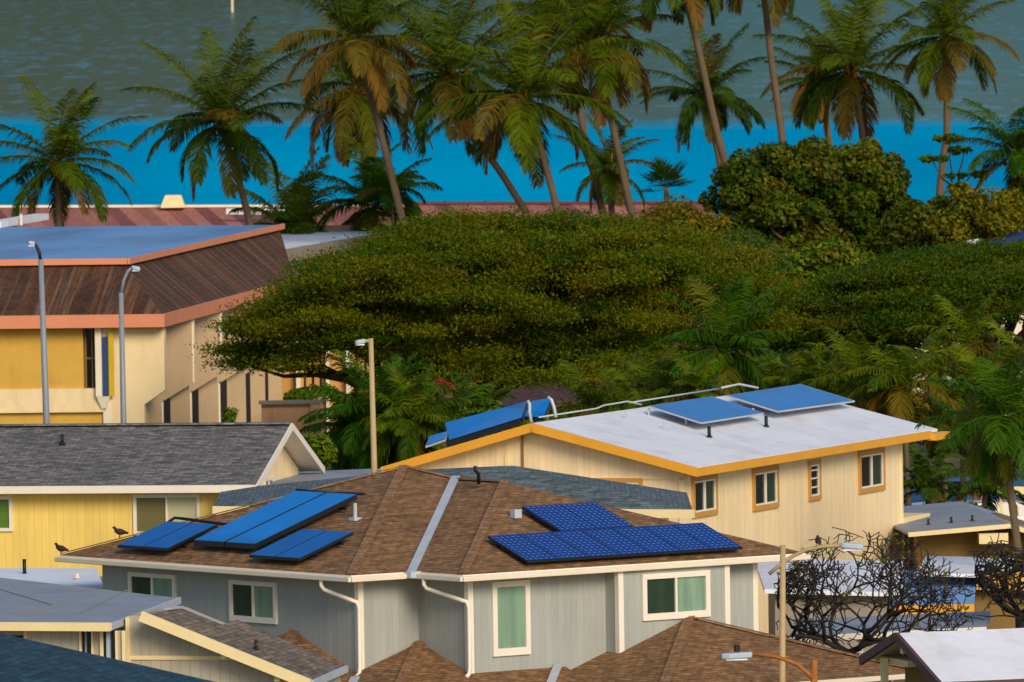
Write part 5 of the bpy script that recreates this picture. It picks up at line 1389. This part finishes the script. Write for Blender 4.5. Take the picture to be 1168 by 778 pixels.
fpalm('orange-tinged dry palm between the cream house and parked cars', 345, (1070, 478), 50, [(1074, 520), (1080, 575)], 218, n=14, brown=.35, e_lo=-60)

for i, (lab, d_, px, py, R_, kw) in enumerate((
    ('low yellow areca palm right behind the white pipe on the ridge', 338, 718, 478, 46, {}),
    ('green areca palm peeping between the feather palm and lit panels', 342, 792, 452, 44, {'brown': .7}),
    ('areca palm with pale upright fronds behind the right blue panel', 350, 925, 452, 52, {'e_lo': 15}),
    ('golden areca palm beside the pointed maroon pavilion', 362, 742, 446, 52, {'brown': .55}),
    ('rust-edged areca palm at the far end of the white roof ridge', 350, 1000, 466, 50, {'brown': .5}),
    ('green areca palm under the dark branches before the white wall', 380, 1060, 425, 50, {}),
    ('lime areca palm between the slanting palm and the dry palm', 352, 1112, 452, 56, {'e_lo': 10}),
    ('dense areca palm at the right border under the dark branches', 360, 1170, 430, 60, {}))):
    fpalm(lab, d_, (px, py), R_, [(px, py + 20)], 401 + i, **dict(dict(n=18, brown=.85), **kw))
shrub('parking_hedge', 'dark low hedge along the parked cars beside cream house', 1075, 588, 60, 14, 326, 22, 0.4, 260, 0.2, MAT['round'], 38)
# fan palm on the shore
def fan_palm(label, d, cx, cy, R_px, seed):
    rs = np.random.RandomState(seed); s = d / FPX; R = R_px * s
    c = at_y(cx, cy, d); t = thing('fan_palm', label, 'palm tree', (c.x, d, 0))
    V, F3, T = [], [], []; nv = 0
    for i in range(16):
        az = i * 2.4; el = rs.uniform(-.3, 1.2)
        ax = np.array([math.cos(az) * math.cos(el), math.sin(az) * math.cos(el), math.sin(el)])
        hub = ax * R * .45; sd = unit(np.cross(ax, [0, 0, 1])); upv = np.cross(sd, ax)
        for k in range(22):
            th = -1.9 + 3.8 * k / 21
            dv = unit(ax * math.cos(th) + sd * math.sin(th) + upv * .12 + np.array([0, 0, -.15 * rs.rand()])); L = R * .55 * (1 - .1 * abs(th)); wv = np.cross(dv, upv) * .05
            V += [hub, hub + dv * L * .6 - wv, hub + dv * L, hub + dv * L * .6 + wv]; F3.append((nv, nv + 1, nv + 2, nv + 3)); nv += 4
            T += [[.02 * rs.rand(), rs.rand() * .6]] * 4
        V += [np.zeros(3), np.array([.02, 0, .02]), hub + sd * .02, hub - sd * .02]; F3.append((nv, nv + 1, nv + 2, nv + 3)); nv += 4; T += [[.1, .5]] * 4
    mesh_np('crown', np.array(V) + np.array([0, 0, c.z]), F3, [], np.array(T), MAT['cocodark'], t)
    b = MB(); b.tube([(0, 0, 0), (0, 0, c.z)], [.16, .12], 8); b.build('trunk', MAT['palmbark'], t, True)
fan_palm('dark fan-leaved palm on the shore left of the round-crowned tree', 452, 760, 214, 42, 301)
# pale umbrella-like young tree against the water
def stick_tree(label, d, tips, base_px, seed):
    rs = np.random.RandomState(seed); x = at_y(base_px, 300, d).x
    t = thing('papaya_tree', label, 'tree', (x, d, 0))
    b = MB(); z0 = at_y(base_px, 212, d).z; b.tube([(0, 0, 0), (0, 0, z0)], [.14, .08], 8)
    cl = []
    for px, py, r in tips:
        p = at_y(px, py, d); e = Vector((p.x - x, 0, p.z)); limb(b, rs, (0, 0, z0 - .1), e, .06, .03, -.1, 5, 6)
        for _ in range(5): cl.append((e.x + rs.normal() * r * .5, rs.normal() * r * .5, e.z + rs.rand() * .1, r * .5, r * .5, .12))
    b.build('trunk', MAT['bark'], t, True)
    V, Fq, T = leaf_cloud(rs, cl, 40, .34, flat=.7, aspect=.5, brown=.02)
    mesh_np('crown', V, Fq, [], T, MAT['bush'], t)
stick_tree('thin-stemmed tree with umbrella leaf tufts against the blue lagoon', 456, [(1063, 182, .55), (1083, 158, .6), (1100, 172, .5), (1108, 200, .6), (1092, 215, .5)], 1090, 41)

# ------------------------------------------------------------------ leafless trees
def bare_tree(label, d, base_px, fork_py, outline, seed, depth=7):
    """stubby candelabra branching, every fork splitting in two or three"""
    rs = np.random.RandomState(seed); x = at_y(base_px, 700, d).x
    t = thing('leafless_tree', label, 'tree', (x, d, 0))
    zf = at_y(base_px, fork_py, d).z
    tb = MB(); tb.tube([(0, 0, 0), (.04, 0, zf * .5), (0, 0, zf)], [.26, .2, .18], 10); tb.build('trunk', MAT['plum'], t, True)
    b = MB(); tips = []
    xl, xr, ztop = at_y(outline[0], 700, d).x - x, at_y(outline[1], 700, d).x - x, outline[2]
    ztop_fn = lambda xx: np.interp(xx, [xl, xl * .5, 0.2 * xr, xr * .6, xr], [at_y(outline[0], 665, d).z, at_y(0, 632, d).z, ztop, at_y(0, 628, d).z, at_y(0, 655, d).z])
    def grow(p, dv, L, r, k):
        q = p + dv * L
        mid = p.lerp(q, .5) + Vector(tuple(rs.normal(size=3) * L * .06))
        b.tube([p, mid, q], [r, r * .9, r * .8], 6 if k > 2 else 5)
        if k == 0: tips.append(q); return
        nb = 3 if rs.rand() < .35 else 2
        az0 = rs.rand() * 6.28
        for i in range(nb):
            a = dv.orthogonal().normalized(); a.rotate(Matrix.Rotation(az0 + i * 6.283 / nb + rs.normal() * .3, 3, dv))
            nd = (dv * .72 + a * rs.uniform(.55, .85) + Vector((0, 0, .16))).normalized()
            e = q + nd * L * .8
            hi_ = ztop_fn(e.x)
            if e.z > hi_: nd = (nd + Vector((0, 0, -.9))).normalized()
            if e.x < xl or e.x > xr: nd = Vector((-nd.x * .6, nd.y, nd.z + .3)).normalized()
            if abs(e.y) > 3.2: nd = Vector((nd.x, -nd.y, nd.z)).normalized()
            if e.z < zf - .2: nd = (nd + Vector((0, 0, .7))).normalized()
            grow(q, nd, L * rs.uniform(.74, .92), max(.014, r * .72), k - 1)
    for i in range(6):
        az = i * 1.047 + rs.normal() * .2
        dv = Vector((math.cos(az) * 1.25, math.sin(az) * .8, rs.uniform(.3, .8))).normalized()
        grow(Vector((0, 0, zf - .05)), dv, .95, .078, depth - 1)
    b.build('branches', MAT['plum'], t, True)
    sel = [tips[i] for i in rs.choice(len(tips), min(60, len(tips)), replace=False)]
    V, Fq, T = leaf_cloud(rs, [(q.x, q.y, q.z, .1, .1, .1) for q in sel], 5, .16, flat=.3, aspect=.35, brown=.3)
    mesh_np('foliage', V, Fq, [], T, MAT['bush'], t)
    return t
bare_tree('wide leafless tree with dense dark candelabra branches right of grey house', 262, 968, 742, (888, 1122, at_y(990, 608, 262).z), 51, 7)
bare_tree('smaller leafless tree cut by the right border before the orange fascia', 272, 1165, 700, (1112, 1225, at_y(1150, 640, 272).z), 52, 6)

# ------------------------------------------------------------------ parked cars behind the low beige house
def car(label, p, yaw, paint_, tall=1.5):
    t = thing('parked_car', label, 'car', p, math.radians(yaw), 'cars parked behind the palms')
    L, W = 4.4, 1.76
    prof = [(-2.2, .35), (-2.2, .8), (-2.05, .95), (-1.5, 1.0), (1.0, 1.0), (1.9, .9), (2.2, .72), (2.2, .35)]
    b = MB(); b.prism([(x, -W / 2, z) for x, z in prof], (0, W, 0)); body = b.build('body', paint_, t, bevel=.07)
    cab = [(-2.0, .98), (-1.55, tall - .04), (-1.0, tall), (.1, tall), (.5, tall - .06), (1.25, .98)]
    b = MB(); b.prism([(x, -W / 2 + .1 + (.12 if z > 1.2 else 0), z) for x, z in cab], (0, 0.001, 0))
    n = len(cab); b = MB()
    lft = [Vector((x, -W / 2 + (.2 if z > 1.2 else .04), z)) for x, z in cab]; rgt = [Vector((x, W / 2 - (.2 if z > 1.2 else .04), z)) for x, z in cab]
    b.poly(lft, 1); b.poly(rgt[::-1], 1)
    for i in range(n - 1): b.poly([lft[i], lft[i + 1], rgt[i + 1], rgt[i]], 1 if i in (0, 4) else 0)
    b.build('cabin', [paint_, MAT['darkglass']], t)
    for x in (-1.35, 1.35):
        for y in (-W / 2 + .1, W / 2 - .1):
            b = MB(); b.tube([(x, y - .11, .32), (x, y + .11, .32)], .32, 16); wh_ = b.build('wheel', MAT['tyre'], t)
            b = MB(); b.tube([(x, y - .12, .32), (x, y + .12, .32)], .18, 12); b.build('rim', MAT['metal'], wh_)
    return t
def on_ground(px, py, z):  # point under the car roof seen at the pixel
    p = at_z(px, py, z); return (p.x, p.y, 0)
car('white parked car nearest the low beige roof, left of the two white ones', on_ground(1088, 573, 1.5), 12, MAT['whitepaint'])
car('white parked car half hidden by the slanting grey palm trunk', on_ground(1150, 571, 1.5), 8, MAT['whitepaint'])
car('pale blue parked car seen between thin palm trunks', on_ground(1104, 545, 1.5), 60, MAT['bluepaint'])
car('pale blue parked car beside the cream house corner', on_ground(1045, 540, 1.5), 40, MAT['bluepaint'])
d = 340
q = [at_y(1134, 556, d), at_y(1200, 556, d)]
tc = thing('teal_carport', 'carport with teal-grey roof and cream edge by the right palm', 'carport', (q[0].x, d, 0)); o = tc.location.copy()
q = [v - o for v in q]; q += [at_z(1200, 536, q[0].z + .4) - o, at_z(1148, 538, q[0].z + .4) - o]
b = MB(); b.shell([q], .12); b.build('roof', MAT['teal'], tc)
b = MB(); b.bar(q[0] + Vector((0, -.06, -.1)), q[1] + Vector((0, -.06, -.1)), .1, .26); b.build('fascia', MAT['cream'], tc)
b = MB()
for x in (.2, 1.6): b.box(x, x + .1, .2, .3, 0, q[0].z - .12)
b.build('post', MAT['cream'], tc)

# ------------------------------------------------------------------ pigeons
def pigeon(label, p, yaw, scale=1.0):
    t = thing('pigeon', label, 'bird', p, math.radians(yaw), 'birds perched above the houses')
    b = MB(); s = scale
    path = [(-.2, 0, .1), (-.12, 0, .12), (-.05, 0, .13), (.03, 0, .145), (.08, 0, .17), (.105, 0, .21), (.125, 0, .235), (.15, 0, .24), (.175, 0, .235)]
    b.tube([Vector(q) * s for q in path], [r * s for r in (.02, .04, .068, .072, .055, .035, .034, .024, .006)], 10)
    b.tube([Vector((0, .025, .08)) * s, Vector((0, .025, 0)) * s], .008 * s, 5); b.tube([Vector((0, -.025, .08)) * s, Vector((0, -.025, 0)) * s], .008 * s, 5)
    b.build('body', MAT['bird'], t, True)
def gw(v): 
    c, s_ = math.cos(G.yaw), math.sin(G.yaw); return Vector((G.o.x + v[0] * c - v[1] * s_, G.o.y + v[0] * s_ + v[1] * c, v[2]))
pigeon('dark pigeon perched at the far left eave tip of brown roof', gw((XL + .02, YB - .05, EZ + .02)), 150, 1.15)
pigeon('dark pigeon perched on the left hip of brown roof, second from the tip', gw((XL + 1.15, YB - 1.1, EZ + KK * 1.15 + .04)), 200, 1.15)
pigeon('dark bird sitting on the curved arm of the tan street lamp', at_y(933, 625, 236) + Vector((0, 0, .03)), 90, 1.0)
